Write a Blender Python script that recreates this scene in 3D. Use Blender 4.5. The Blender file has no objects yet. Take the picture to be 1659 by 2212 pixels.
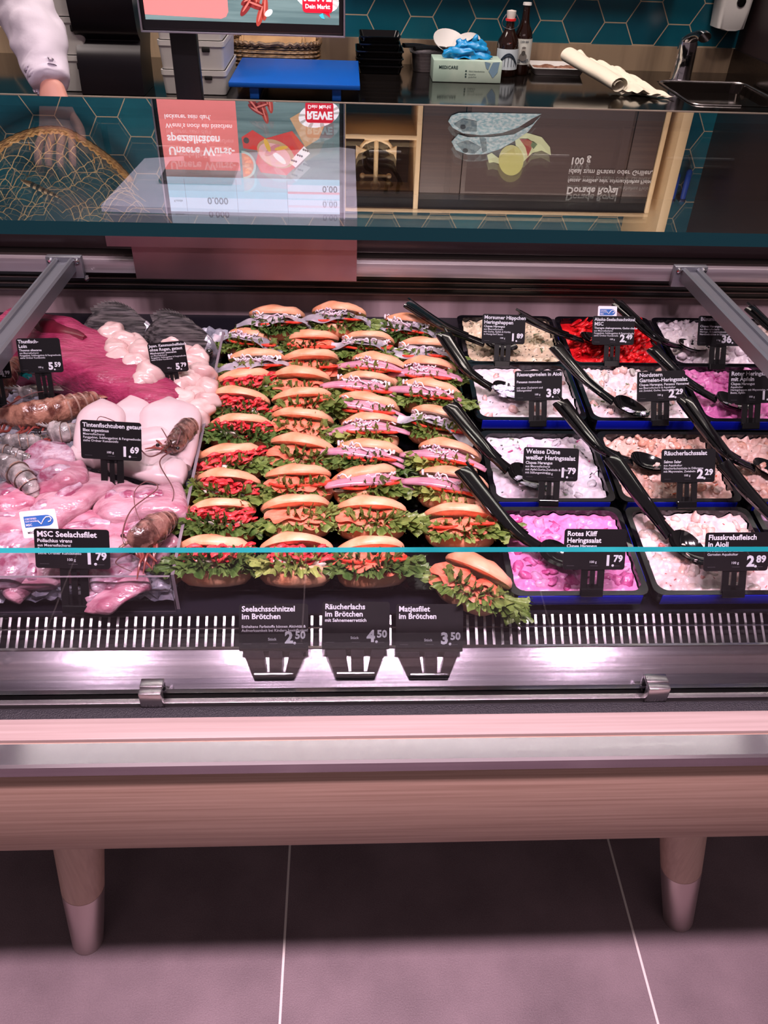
import bpy, bmesh, math, random
from mathutils import Vector, Matrix, Euler, noise

scene = bpy.context.scene
COL = scene.collection
PI = math.pi
# ------------------------------------------------------------------ camera
F, CX, CY, H = 1726.0, 829.5, 1106.0, 1.5
R = Matrix(((0.9988098353, 0.0005636624, 0.0487708432),
            (-0.0377582747, -0.6240289710, 0.7804884087),
            (0.0308743511, -0.7814010018, -0.6232649908)))
cam_data = bpy.data.cameras.new('camera')
cam_data.sensor_fit = 'VERTICAL'
cam_data.sensor_height = 36.0
cam_data.lens = F / 2212.0 * 36.0
cam_data.clip_start = 0.02
cam = bpy.data.objects.new('camera', cam_data)
COL.objects.link(cam)
M = Matrix.Identity(4)
for i in range(3):
    M[i][0], M[i][1], M[i][2] = R[i][0], -R[i][1], -R[i][2]
M[2][3] = H
cam.matrix_world = M
scene.camera = cam
# ------------------------------------------------------------------ light and exposure
scene.view_settings.view_transform = 'Standard'
scene.view_settings.look = 'None'
scene.view_settings.exposure = 0.0
scene.view_settings.gamma = 1.0
scene.view_settings.use_curve_mapping = False
scene.cycles.max_bounces = 8
scene.cycles.diffuse_bounces = 3
scene.cycles.glossy_bounces = 4
scene.cycles.transmission_bounces = 4
scene.cycles.transparent_max_bounces = 16
scene.cycles.caustics_reflective = False
scene.cycles.caustics_refractive = False
scene.cycles.sample_clamp_indirect = 6.0
world = bpy.data.worlds.new('world')
scene.world = world
world.use_nodes = True
bg = world.node_tree.nodes['Background']
bg.inputs[0].default_value = (0.62, 0.46, 0.50, 1)
bg.inputs[1].default_value = 0.24


def area(name, loc, target, sx, sy, power, col, spread=180):
    l = bpy.data.lights.new(name, 'AREA')
    l.shape = 'RECTANGLE'
    l.size, l.size_y, l.energy, l.color = sx, sy, power, col
    l.spread = math.radians(spread)
    o = bpy.data.objects.new(name, l)
    COL.objects.link(o)
    o.location = loc
    o.rotation_euler = (Vector(target) - Vector(loc)).to_track_quat('-Z', 'Y').to_euler()
    return o


def spot(name, loc, target, power, col, angle, rad=0.05, blend=0.7):
    l = bpy.data.lights.new(name, 'SPOT')
    l.energy, l.color, l.spot_size, l.spot_blend, l.shadow_soft_size = power, col, math.radians(angle), blend, rad
    o = bpy.data.objects.new(name, l)
    COL.objects.link(o)
    o.location = loc
    o.rotation_euler = (Vector(target) - Vector(loc)).to_track_quat('-Z', 'Y').to_euler()
    return o


PINK = (1.0, 0.79, 0.90)
for i, x in enumerate((-0.95, -0.32, 0.05, 0.30, 0.95)):
    spot('counter_spotlight', (x, 0.02, 3.0), (x * 0.85, 0.93, 0.8), 72, PINK, 62, 0.09)
    spot('floor_spotlight', (x, 0.03, 3.0), (x * 1.1, 0.30, 0.0), 60, (1.0, 0.66, 0.80), 70, 0.08)
for x in (-1.64, -0.10, 0.42, 1.32):
    spot('aisle_spotlight', (x, 2.08, 2.95), (x, 2.75, 0.9), 42, (1.0, 0.86, 0.80), 95, 0.06)
area('aisle_fill_light', (0.4, 2.10, 3.0), (0.4, 3.0, 1.0), 4.4, 0.22, 28, (1.0, 0.86, 0.78))  # added fill over the aisle, brightens rear wall and bumper rail
area('front_fill_light', (0.1, -1.7, 3.0), (0.1, 0.5, 0.6), 3.2, 0.9, 10, (1.0, 0.78, 0.80))  # added fill from the customer side, lifts the oak front panel
area('wall_fill_light', (0.4, 2.5, 2.95), (0.4, 3.4, 1.9), 4.2, 0.3, 50, (1.0, 0.86, 0.78))  # added fill that brightens the wall units mirrored in the glass shelf


# ------------------------------------------------------------------ pixel rays to real planes (for reading positions off the photograph)
def ray(x, y):
    return R @ Vector((x - CX, y - CY, F))


def PZ(x, y, z):
    r = ray(x, y)
    return Vector((0, 0, H)) + r * ((z - H) / r.z)


def PY(x, y, Y):
    r = ray(x, y)
    return Vector((0, 0, H)) + r * (Y / r.y)


GZ = 1.26                      # top glass shelf


def RY(x, y, Y):               # a point whose mirror image in the glass shelf is seen at x, y
    p = PY(x, y, Y)
    p.z = 2 * GZ - p.z
    return p


DA, DK = 0.785, 0.09           # display deck: height at Y = 0.7 and slope


def deck(Y):
    return DA + DK * (Y - 0.7)


def PD(x, y, h=0.0):
    r = ray(x, y)
    return Vector((0, 0, H)) + r * ((DA + h - 0.7 * DK - H) / (r.z - DK * r.y))


def depth(p):
    return (R.transposed() @ (Vector(p) - Vector((0, 0, H)))).z


# ------------------------------------------------------------------ materials
def lin(c):
    return tuple(((v / 255) / 12.92 if v / 255 <= 0.04045 else ((v / 255 + 0.055) / 1.055) ** 2.4) for v in c) + (1.0,)


MATS = {}


def mat(name, col, rough=0.5, metal=0.0, col2=None, scale=20, stretch=None, bump=0.0, bscale=60, spec=0.5, sss=0.0,
        coat=0.0, emit=0.0, alpha=1.0, lo=0.4, hi=0.6, aniso=0.0, trans=0.0, detail=4):
    if name in MATS:
        return MATS[name]
    m = bpy.data.materials.new(name)
    m.use_nodes = True
    nt = m.node_tree
    b = nt.nodes['Principled BSDF']
    b.inputs['Base Color'].default_value = lin(col)
    b.inputs['Roughness'].default_value = rough
    b.inputs['Metallic'].default_value = metal
    b.inputs['Specular IOR Level'].default_value = spec
    b.inputs['Alpha'].default_value = alpha
    b.inputs['Coat Weight'].default_value = coat
    b.inputs['Transmission Weight'].default_value = trans
    if sss:
        b.inputs['Subsurface Weight'].default_value = sss
        b.inputs['Subsurface Radius'].default_value = (0.012, 0.006, 0.005)
        b.inputs['Subsurface Scale'].default_value = 0.6
    if emit:
        b.inputs['Emission Color'].default_value = lin(col)
        b.inputs['Emission Strength'].default_value = emit
    tc = nt.nodes.new('ShaderNodeTexCoord')
    mp = nt.nodes.new('ShaderNodeMapping')
    nt.links.new(tc.outputs['Object'], mp.inputs['Vector'])
    if stretch:
        mp.inputs['Scale'].default_value = stretch
    if col2:
        n = nt.nodes.new('ShaderNodeTexNoise')
        n.inputs['Scale'].default_value = scale
        n.inputs['Detail'].default_value = detail
        nt.links.new(mp.outputs['Vector'], n.inputs['Vector'])
        r = nt.nodes.new('ShaderNodeValToRGB')
        r.color_ramp.elements[0].position = lo
        r.color_ramp.elements[1].position = hi
        r.color_ramp.elements[0].color = lin(col)
        r.color_ramp.elements[1].color = lin(col2)
        nt.links.new(n.outputs['Fac'], r.inputs['Fac'])
        nt.links.new(r.outputs['Color'], b.inputs['Base Color'])
        if emit:
            nt.links.new(r.outputs['Color'], b.inputs['Emission Color'])
    if bump:
        n = nt.nodes.new('ShaderNodeTexNoise')
        n.inputs['Scale'].default_value = bscale
        n.inputs['Detail'].default_value = 3
        nt.links.new(mp.outputs['Vector'], n.inputs['Vector'])
        bp = nt.nodes.new('ShaderNodeBump')
        bp.inputs['Strength'].default_value = bump
        bp.inputs['Distance'].default_value = 0.004
        nt.links.new(n.outputs['Fac'], bp.inputs['Height'])
        nt.links.new(bp.outputs['Normal'], b.inputs['Normal'])
    MATS[name] = m
    return m


class NB:                      # tiny node-graph builder
    def __init__(self, name):
        self.m = bpy.data.materials.new(name)
        self.m.use_nodes = True
        self.nt = self.m.node_tree
        self.b = self.nt.nodes['Principled BSDF']
        self.out = self.nt.nodes['Material Output']

    def new(self, t, **kw):
        n = self.nt.nodes.new(t)
        for k, v in kw.items():
            setattr(n, k, v)
        return n

    def put(self, sock, v):
        if hasattr(v, 'is_output'):
            self.nt.links.new(v, sock)
        else:
            sock.default_value = v

    def m1(self, op, a, b=None, c=None):
        n = self.new('ShaderNodeMath', operation=op)
        for i, v in enumerate((a, b, c)):
            if v is not None:
                self.put(n.inputs[i], v)
        return n.outputs[0]

    def v1(self, op, a, b=None):
        n = self.new('ShaderNodeVectorMath', operation=op)
        self.put(n.inputs[0], a)
        if b is not None:
            self.put(n.inputs[1], b)
        return n.outputs['Value'] if op in ('DOT_PRODUCT', 'LENGTH') else n.outputs[0]

    def mixc(self, f, a, b):
        n = self.new('ShaderNodeMix', data_type='RGBA')
        self.put(n.inputs[0], f)
        self.put(n.inputs[6], a)
        self.put(n.inputs[7], b)
        return n.outputs[2]


def glass_mat(name, tint=(1, 1, 1), boost=1.0, rough=0.0):
    g = NB(name)
    geo = g.new('ShaderNodeNewGeometry')
    c = g.m1('ABSOLUTE', g.v1('DOT_PRODUCT', geo.outputs['Normal'], geo.outputs['Incoming']))
    f = g.m1('MULTIPLY_ADD', g.m1('POWER', g.m1('SUBTRACT', 1.0, c), 5.0), 0.96, 0.04)
    f = g.m1('MINIMUM', g.m1('MULTIPLY', f, boost), 1.0)
    t = g.new('ShaderNodeBsdfTransparent')
    t.inputs[0].default_value = (*tint, 1)
    gl = g.new('ShaderNodeBsdfGlossy')
    gl.inputs['Roughness'].default_value = rough
    mx = g.new('ShaderNodeMixShader')
    g.nt.links.new(f, mx.inputs[0])
    g.nt.links.new(t.outputs[0], mx.inputs[1])
    g.nt.links.new(gl.outputs[0], mx.inputs[2])
    g.nt.links.new(mx.outputs[0], g.out.inputs[0])
    return g.m


def hex_tile_mat():
    g = NB('petrol_hexagon_tiles')
    tc = g.new('ShaderNodeTexCoord')
    sx = g.new('ShaderNodeSeparateXYZ')
    g.nt.links.new(tc.outputs['Object'], sx.inputs[0])
    s = 0.081 * math.sqrt(3)
    e = PY(911, 36, 3.45)
    cx, cz = e.x, e.z - s / 2
    u = g.m1('ADD', g.m1('DIVIDE', g.m1('SUBTRACT', sx.outputs['Z'], cz), s), 50.5)
    v = g.m1('ADD', g.m1('DIVIDE', g.m1('SUBTRACT', sx.outputs['X'], cx), s), 40.5 * math.sqrt(3))
    cb = g.new('ShaderNodeCombineXYZ')
    g.nt.links.new(u, cb.inputs[0])
    g.nt.links.new(v, cb.inputs[1])
    q = cb.outputs[0]
    r3 = math.sqrt(3)
    a = g.v1('SUBTRACT', g.v1('MODULO', q, (1, r3, 1)), (0.5, r3 / 2, 0))
    b = g.v1('SUBTRACT', g.v1('MODULO', g.v1('SUBTRACT', q, (0.5, r3 / 2, 0)), (1, r3, 1)), (0.5, r3 / 2, 0))
    less = g.m1('LESS_THAN', g.v1('DOT_PRODUCT', a, a), g.v1('DOT_PRODUCT', b, b))
    mv = g.new('ShaderNodeMix', data_type='VECTOR')
    g.put(mv.inputs[0], less)
    g.put(mv.inputs[4], b)
    g.put(mv.inputs[5], a)
    gv = mv.outputs[1]
    av = g.v1('ABSOLUTE', gv)
    d = g.m1('MAXIMUM', g.v1('DOT_PRODUCT', av, (1, 0, 0)), g.v1('DOT_PRODUCT', av, (0.5, r3 / 2, 0)))
    grout = g.m1('GREATER_THAN', d, 0.487)
    idv = g.v1('SUBTRACT', q, gv)
    wn = g.new('ShaderNodeTexWhiteNoise', noise_dimensions='3D')
    g.nt.links.new(g.v1('SNAP', g.v1('ADD', idv, (0.1, 0.1, 0)), (0.25, 0.25, 1)), wn.inputs['Vector'])
    no = g.new('ShaderNodeTexNoise')
    no.inputs['Scale'].default_value = 9
    g.nt.links.new(tc.outputs['Object'], no.inputs['Vector'])
    base = g.mixc(g.m1('MULTIPLY', g.m1('ADD', wn.outputs['Value'], no.outputs['Fac']), 0.5), lin((4, 58, 78)), lin((22, 100, 116)))
    col = g.mixc(grout, base, lin((176, 158, 132)))
    g.nt.links.new(col, g.b.inputs['Base Color'])
    g.nt.links.new(g.m1('MULTIPLY_ADD', grout, 0.5, 0.25), g.b.inputs['Roughness'])
    bp = g.new('ShaderNodeBump')
    bp.inputs['Strength'].default_value = 0.6
    bp.inputs['Distance'].default_value = 0.003
    g.nt.links.new(g.m1('SUBTRACT', 1.0, grout), bp.inputs['Height'])
    g.nt.links.new(bp.outputs[0], g.b.inputs['Normal'])
    return g.m


def floor_mat():
    g = NB('mauve_grey_floor_tiles')
    tc = g.new('ShaderNodeTexCoord')
    sx = g.new('ShaderNodeSeparateXYZ')
    g.nt.links.new(tc.outputs['Object'], sx.inputs[0])

    def line(sock, off, p):
        f = g.m1('FRACT', g.m1('ADD', g.m1('DIVIDE', g.m1('SUBTRACT', sock, off), p), 40.5))
        return g.m1('LESS_THAN', g.m1('ABSOLUTE', g.m1('SUBTRACT', f, 0.5)), 0.0021 / p)
    gr = g.m1('MAXIMUM', line(sx.outputs['X'], -0.108, 0.636), line(sx.outputs['Y'], 1.22, 1.272))
    n1 = g.new('ShaderNodeTexNoise')
    n1.inputs['Scale'].default_value = 7
    n1.inputs['Detail'].default_value = 6
    n2 = g.new('ShaderNodeTexNoise')
    n2.inputs['Scale'].default_value = 420
    for n in (n1, n2):
        g.nt.links.new(tc.outputs['Object'], n.inputs['Vector'])
    fac = g.m1('MULTIPLY_ADD', g.m1('SUBTRACT', n2.outputs['Fac'], 0.5), 0.5, n1.outputs['Fac'])
    base = g.mixc(fac, lin((84, 70, 76)), lin((146, 126, 132)))
    g.nt.links.new(g.mixc(gr, base, lin((225, 215, 210))), g.b.inputs['Base Color'])
    g.b.inputs['Roughness'].default_value = 0.55
    bp = g.new('ShaderNodeBump')
    bp.inputs['Strength'].default_value = 0.25
    bp.inputs['Distance'].default_value = 0.002
    g.nt.links.new(n2.outputs['Fac'], bp.inputs['Height'])
    g.nt.links.new(bp.outputs[0], g.b.inputs['Normal'])
    return g.m


# ------------------------------------------------------------------ mesh building
class MB:
    def __init__(self):
        self.v, self.f, self.mi, self.mats = [], [], [], []

    def slot(self, m):
        if m not in self.mats:
            self.mats.append(m)
        return self.mats.index(m)

    def add(self, vs, fs, m, T=None):
        o = len(self.v)
        s = self.slot(m)
        for p in vs:
            p = Vector(p)
            self.v.append(T @ p if T is not None else p)
        for f in fs:
            self.f.append([i + o for i in f])
            self.mi.append(s)

    def box(self, lo, hi, m, T=None):
        x0, y0, z0 = lo
        x1, y1, z1 = hi
        self.add([(x0, y0, z0), (x1, y0, z0), (x1, y1, z0), (x0, y1, z0), (x0, y0, z1), (x1, y0, z1), (x1, y1, z1), (x0, y1, z1)],
                 [(0, 3, 2, 1), (4, 5, 6, 7), (0, 1, 5, 4), (1, 2, 6, 5), (2, 3, 7, 6), (3, 0, 4, 7)], m, T)

    def rbox(self, lo, hi, r, m, T=None, seg=2):
        bm = bmesh.new()
        bmesh.ops.create_cube(bm, size=1)
        lo, hi = Vector(lo), Vector(hi)
        for v in bm.verts:
            v.co = Vector([(lo[i] + hi[i]) / 2 + v.co[i] * (hi[i] - lo[i]) for i in range(3)])
        bmesh.ops.bevel(bm, geom=list(bm.edges), offset=min(r, 0.49 * min(hi - lo)), segments=seg, affect='EDGES', profile=0.5)
        bm.verts.index_update()
        self.add([v.co.copy() for v in bm.verts], [[v.index for v in f.verts] for f in bm.faces], m, T)
        bm.free()

    def grid(self, fn, nu, nv, m, T=None, closed_u=False):
        vs = [fn(i / (nu if closed_u else nu - 1), j / (nv - 1)) for j in range(nv) for i in range(nu)]
        fs = []
        for j in range(nv - 1):
            for i in range(nu if closed_u else nu - 1):
                k = (i + 1) % nu
                fs.append((j * nu + i, j * nu + k, (j + 1) * nu + k, (j + 1) * nu + i))
        self.add(vs, fs, m, T)

    def rings(self, rings, m, T=None, cap=True):
        n = len(rings[0])
        vs = [p for r in rings for p in r]
        fs = []
        for j in range(len(rings) - 1):
            for i in range(n):
                k = (i + 1) % n
                fs.append((j * n + i, j * n + k, (j + 1) * n + k, (j + 1) * n + i))
        if cap:
            fs.append(list(range(n))[::-1])
            fs.append([(len(rings) - 1) * n + i for i in range(n)])
        self.add(vs, fs, m, T)

    def lathe(self, prof, m, T=None, n=28, sx=1, sy=1):
        self.rings([[(r * sx * math.cos(2 * PI * i / n), r * sy * math.sin(2 * PI * i / n), z) for i in range(n)] for r, z in prof], m, T)

    def tube(self, pts, rad, m, n=8, T=None, flat=1.0, up=None):
        pts = [Vector(p) for p in pts]
        N = len(pts)
        rings = []
        prev = Vector(up) if up else None
        for i, p in enumerate(pts):
            d = (pts[min(i + 1, N - 1)] - pts[max(i - 1, 0)])
            d = d.normalized() if d.length > 1e-9 else Vector((0, 0, 1))
            if prev is None:
                prev = Vector((0, 0, 1)) if abs(d.z) < 0.9 else Vector((1, 0, 0))
            u = (prev - d * prev.dot(d)).normalized()
            s = d.cross(u)
            if not up:
                prev = u
            r = rad[i] if isinstance(rad, (list, tuple)) else rad
            rings.append([p + s * r * math.cos(2 * PI * k / n) + u * r * flat * math.sin(2 * PI * k / n) for k in range(n)])
        self.rings(rings, m, T)

    def loft(self, pts, ws, hs, m, n=20, up=(0, 0, 1), pw=2.0, wob=0.0, wfreq=40, seed=0, T=None):
        pts = [Vector(p) for p in pts]
        N = len(pts)
        rings = []
        for i, p in enumerate(pts):
            d = (pts[min(i + 1, N - 1)] - pts[max(i - 1, 0)]).normalized()
            u = Vector(up)
            u = (u - d * u.dot(d)).normalized()
            s = d.cross(u)
            ring = []
            for k in range(n):
                a = 2 * PI * k / n
                c, sn = math.cos(a), math.sin(a)
                c = math.copysign(abs(c) ** (2 / pw), c)
                sn = math.copysign(abs(sn) ** (2 / pw), sn)
                q = p + s * ws[i] * c + u * hs[i] * sn
                if wob:
                    nn = noise.noise(q * wfreq + Vector((seed * 7.1, seed * 3.3, 0)))
                    q = q + (s * c + u * sn) * nn * wob
                ring.append(q)
            rings.append(ring)
        self.rings(rings, m, T)

    def prism(self, poly, d, m, T=None):     # polygon in local XY, thickness d along +Z
        n = len(poly)
        vs = [(x, y, 0) for x, y in poly] + [(x, y, d) for x, y in poly]
        fs = [list(range(n))[::-1], [n + i for i in range(n)]] + [(i, (i + 1) % n, n + (i + 1) % n, n + i) for i in range(n)]
        self.add(vs, fs, m, T)

    def blob(self, c, r, m, wob=0.15, freq=3.0, seed=0, n=14, k=9, T=None, rot=None):
        r = Vector(r) if hasattr(r, '__len__') else Vector((r, r, r))
        rm = rot.to_matrix() if rot else None

        def fn(u, v):
            a, b = 2 * PI * u, PI * (v * 0.996 + 0.002)
            q = Vector((math.sin(b) * math.cos(a), math.sin(b) * math.sin(a), -math.cos(b)))
            q = q * (1 + wob * noise.noise(q * freq * 0.5 + Vector((seed * 1.7, seed * 2.9, seed))))
            q = Vector((q.x * r.x, q.y * r.y, q.z * r.z))
            if rm:
                q = rm @ q
            return Vector(c) + q
        self.grid(fn, n, k, m, T, closed_u=True)

    def mesh(self, name, smooth=True, angle=None):
        me = bpy.data.meshes.new(name)
        me.from_pydata([tuple(p) for p in self.v], [], self.f)
        for m in self.mats:
            me.materials.append(m)
        me.polygons.foreach_set('material_index', self.mi)
        me.update()
        bm = bmesh.new()
        bm.from_mesh(me)
        bmesh.ops.recalc_face_normals(bm, faces=bm.faces)
        if smooth:
            for f in bm.faces:
                f.smooth = True
            if angle:
                for e in bm.edges:
                    if len(e.link_faces) == 2 and e.calc_face_angle(0) > angle:
                        e.smooth = False
        bm.to_mesh(me)
        bm.free()
        return me

    def build(self, name, parent=None, smooth=True, angle=0.7, label=None):
        return link(name, self.mesh(name, smooth, angle), parent, label)


def link(name, me, parent=None, label=None):
    o = bpy.data.objects.new(name, me)
    COL.objects.link(o)
    if parent is not None:
        o.parent = parent
    if label:
        o['label'] = label
    return o


def tag(o, label, cat, group=None, kind=None):
    o['label'] = label
    o['category'] = cat
    if group:
        o['group'] = group
    if kind:
        o['kind'] = kind
    return o


def thing(name, label, cat, loc=(0, 0, 0), rot=None, group=None):
    o = bpy.data.objects.new(name, None)
    COL.objects.link(o)
    o.empty_display_size = 0.02
    T = Matrix.Translation(Vector(loc))
    if rot is not None:
        T = T @ (rot.to_4x4() if isinstance(rot, Matrix) else Euler(rot).to_matrix().to_4x4())
    o.matrix_world = T
    return tag(o, label, cat, group)


def structure(o):
    o['kind'] = 'structure'
    return o


def text_into(mb, items, m, T=None):
    """items: (string, x, y, size, bold, align) laid out in local XY; adds flat letter faces"""
    for s, x, y, size, bold, al in items:
        cu = bpy.data.curves.new('t', 'FONT')
        cu.body = s
        cu.size = size
        cu.offset = bold * size
        cu.align_x = al
        cu.resolution_u = 2
        ob = bpy.data.objects.new('t', cu)
        COL.objects.link(ob)
        dg = bpy.context.evaluated_depsgraph_get()
        me = bpy.data.meshes.new_from_object(ob.evaluated_get(dg))
        A = Matrix.Translation((x, y, 0))
        A = (T @ A) if T is not None else A
        mb.add([v.co.copy() for v in me.vertices], [list(p.vertices) for p in me.polygons], m, A)
        bpy.data.objects.remove(ob)
        bpy.data.curves.remove(cu)
        bpy.data.meshes.remove(me)


def rrect(w, h, r, n=5, x0=0, y0=0):
    out = []
    for cx, cy, a0 in ((w / 2 - r, -h / 2 + r, -90), (w / 2 - r, h / 2 - r, 0), (-w / 2 + r, h / 2 - r, 90), (-w / 2 + r, -h / 2 + r, 180)):
        for i in range(n):
            a = math.radians(a0 + 90 * i / (n - 1))
            out.append((x0 + cx + r * math.cos(a), y0 + cy + r * math.sin(a)))
    return out


def lerp(a, b, t):
    return a + (b - a) * t


def smooth_path(pts, n):
    pts = [Vector(p) for p in pts]
    k = len(pts)
    out = []
    for i in range(n):
        t = i / (n - 1) * (k - 1)
        j = min(int(t), k - 2)
        u = t - j
        p0, p1, p2, p3 = pts[max(j - 1, 0)], pts[j], pts[j + 1], pts[min(j + 2, k - 1)]
        out.append(0.5 * ((2 * p1) + (p2 - p0) * u + (2 * p0 - 5 * p1 + 4 * p2 - p3) * u * u + (3 * p1 - p0 - 3 * p2 + p3) * u ** 3))
    return out


def arr(f, n):
    return [f(i / (n - 1)) for i in range(n)]

# ------------------------------------------------------------------ shared materials
steel = mat('brushed_steel', (186, 180, 182), 0.26, 0.95, (160, 154, 158), 3, (1, 60, 60), bump=0.04, bscale=40)
steel_dark = mat('dark_brushed_steel', (92, 84, 80), 0.22, 0.95, (72, 66, 64), 4, (1, 40, 40))
steel_back = mat('smeared_reflection_steel', (190, 160, 166), 0.4, 0.0, (116, 94, 98), 2.2, (5, 1, 0.6), lo=0.3, hi=0.7)  # pinkish reflections and vertical smears put into the base colour
steel_apron = mat('brushed_apron_steel', (168, 158, 164), 0.13, 0.95, (142, 132, 140), 3, (1, 50, 50), bump=0.05, bscale=1.0)
alu = mat('satin_aluminium', (150, 150, 158), 0.38, 0.75)
chrome = mat('chrome', (225, 225, 228), 0.07, 1.0)
oak = mat('light_oak', (186, 154, 138), 0.5, 0, (160, 128, 112), 5, (0.7, 10, 42), bump=0.05, bscale=90, lo=0.36, hi=0.7, detail=12)
oak_leg = mat('pale_oak', (206, 178, 160), 0.5, 0, (190, 160, 142), 6, (30, 30, 1.2), lo=0.3, hi=0.7)
cream_wood = mat('cream_wood', (216, 186, 146), 0.5)
dark_wood = mat('dark_walnut', (84, 64, 58), 0.5, 0, (64, 48, 46), 4, (0.6, 8, 30), lo=0.3, hi=0.7, detail=6)
black_pl = mat('black_plastic', (14, 13, 15), 0.32)
black_gl = mat('glossy_black_plastic', (10, 10, 12), 0.12, coat=0.3)
black_tex = mat('textured_black_trim', (34, 32, 38), 0.55, bump=0.6, bscale=600)
dark_gap = mat('dark_recess', (12, 9, 10), 0.6)
deck_blk = mat('black_deck', (20, 18, 26), 0.3)
white_pl = mat('white_plastic', (226, 222, 220), 0.4)
grey_pl = mat('grey_white_plastic', (196, 192, 190), 0.45)
teal_edge = mat('teal_glass_edge', (14, 112, 118), 0.12, 0, (34, 138, 142), 3, (2, 1, 1), coat=0.5)
teal_edge_dark = mat('dark_teal_glass_edge', (4, 44, 50), 0.1, coat=0.3)
shelf_glass = glass_mat('shelf_glass', (0.93, 0.97, 0.96), 1.9)
front_glass = glass_mat('front_glass', (0.93, 0.95, 0.96), 1.2)
acrylic = glass_mat('acrylic', (0.92, 0.9, 0.92), 1.4)
acr_edge = mat('acrylic_edge', (120, 108, 116), 0.2)
red_pl = mat('red_plastic', (205, 40, 44), 0.35)

# ------------------------------------------------------------------ setting
mb = MB()
mb.box((-3.2, -2.0, -0.05), (3.4, 3.55, 0), floor_mat())
structure(mb.build('floor', smooth=False))
mb = MB()
mb.box((-3.2, 3.45, 0), (3.4, 3.55, 3.2), hex_tile_mat())
structure(mb.build('wall_back', smooth=False))
mb = MB()
side = PY(1590, 95, 3.45).x
mb.box((side, 2.2, 0), (side + 0.1, 3.45, 3.2), mat('dark_side_wall', (44, 32, 34), 0.4))
structure(mb.build('wall_right', smooth=False))

# ------------------------------------------------------------------ refrigerated display counter
XL, XR = -1.25, 1.45
counter = thing('display_counter', 'long refrigerated fish counter with oak front, steel bumper rail and glass shelf', 'display counter')


def cpart(name, fn, smooth=True, angle=0.6, label=None, parent=None):
    b = MB()
    fn(b)
    return b.build(name, parent or counter, smooth, angle, label)


cpart('front_panel', lambda b: b.rbox((XL, 0.516, 0.5615), (XR, 0.552, 0.742), 0.002, oak), label='light oak front panel')
cpart('body', lambda b: (b.box((XL, 0.552, 0.57), (XR, 1.60, 0.66), dark_gap), b.box((XL, 0.60, 0.66), (XR, 1.60, 0.70), dark_gap)), False)


def rail(b):
    prof = [(0.527, 0.724), (0.512, 0.724), (0.5095, 0.727), (0.5095, 0.7425), (0.5125, 0.745), (0.538, 0.7455), (0.538, 0.735)]
    b.rings([[(x, y, z) for y, z in prof] for x in (XL, XR)], mat('rail_steel', (192, 182, 190), 0.2, 0.95, (182, 172, 180), 3, (1, 40, 40)))


cpart('bumper_rail', rail, angle=0.4, label='brushed steel bumper rail')


for boltx in (-0.405, 0.62):
    def railbolts(b, x=boltx):
        b.lathe([(0.001, 0), (0.006, 0), (0.006, 0.004), (0.003, 0.006), (0.001, 0.006)], steel, Matrix.Translation((x, 0.5405, 0.7465)), 14)

    cpart('rail_bolt', railbolts)
cpart('ledge', lambda b: b.rbox((XL, 0.5415, 0.730), (XR, 0.570, 0.7475), 0.0015, mat('pale_ledge_oak', (170, 150, 146), 0.5, 0, (152, 132, 128), 5, (0.7, 42, 42), lo=0.36, hi=0.7, detail=10)), label='light oak ledge strip')
cpart('gasket', lambda b: b.rbox((XL, 0.570, 0.720), (XR, 0.5865, 0.7455), 0.003, black_tex), label='black textured gasket strip')
cpart('glass_channel', lambda b: (b.box((XL, 0.5865, 0.70), (XR, 0.591, 0.737), dark_gap), b.rbox((XL, 0.591, 0.70), (XR, 0.6125, 0.7455), 0.0015, steel)), label='steel channel holding the front glass')


def pane(b, lo, hi, gm, em, ax):
    """glass slab: large faces in glass, edges in edge material"""
    x0, y0, z0 = lo
    x1, y1, z1 = hi
    vs = [(x0, y0, z0), (x1, y0, z0), (x1, y1, z0), (x0, y1, z0), (x0, y0, z1), (x1, y0, z1), (x1, y1, z1), (x0, y1, z1)]
    fs = [(0, 3, 2, 1), (4, 5, 6, 7), (0, 1, 5, 4), (1, 2, 6, 5), (2, 3, 7, 6), (3, 0, 4, 7)]
    axs = [2, 2, 1, 0, 1, 0]
    for f, a in zip(fs, axs):
        b.add([vs[i] for i in f], [(0, 1, 2, 3)], gm if a == ax else em)


cpart('front_glass', lambda b: pane(b, (XL, 0.598, 0.7455), (XR, 0.6055, 0.971), front_glass, teal_edge, 1), False, label='low clear front glass pane with teal edge')
cpart('glass_shelf', lambda b: pane(b, (XL, 0.699, GZ - 0.012), (XR, 1.172, GZ), shelf_glass, teal_edge_dark, 2), False, label='horizontal glass shelf with dark teal front edge')


def clip(x):
    def f(b):
        b.rbox((x - 0.013, 0.586, 0.742), (x + 0.013, 0.5965, 0.768), 0.002, steel)
        b.rbox((x - 0.013, 0.5965, 0.7625), (x + 0.013, 0.609, 0.7685), 0.001, steel)
        b.rbox((x - 0.013, 0.607, 0.747), (x + 0.013, 0.611, 0.766), 0.001, steel)
    cpart('glass_clip', f)


clip(PY(324, 1498, 0.59).x)
clip(PY(1424, 1486, 0.59).x)
# apron and slotted air grille
cpart('apron', lambda b: b.grid(lambda u, v: (lerp(XL, XR, u), lerp(0.611, 0.656, v), lerp(0.742, 0.768, v)), 2, 2, steel_apron), False, label='sloping brushed steel apron')


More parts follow.
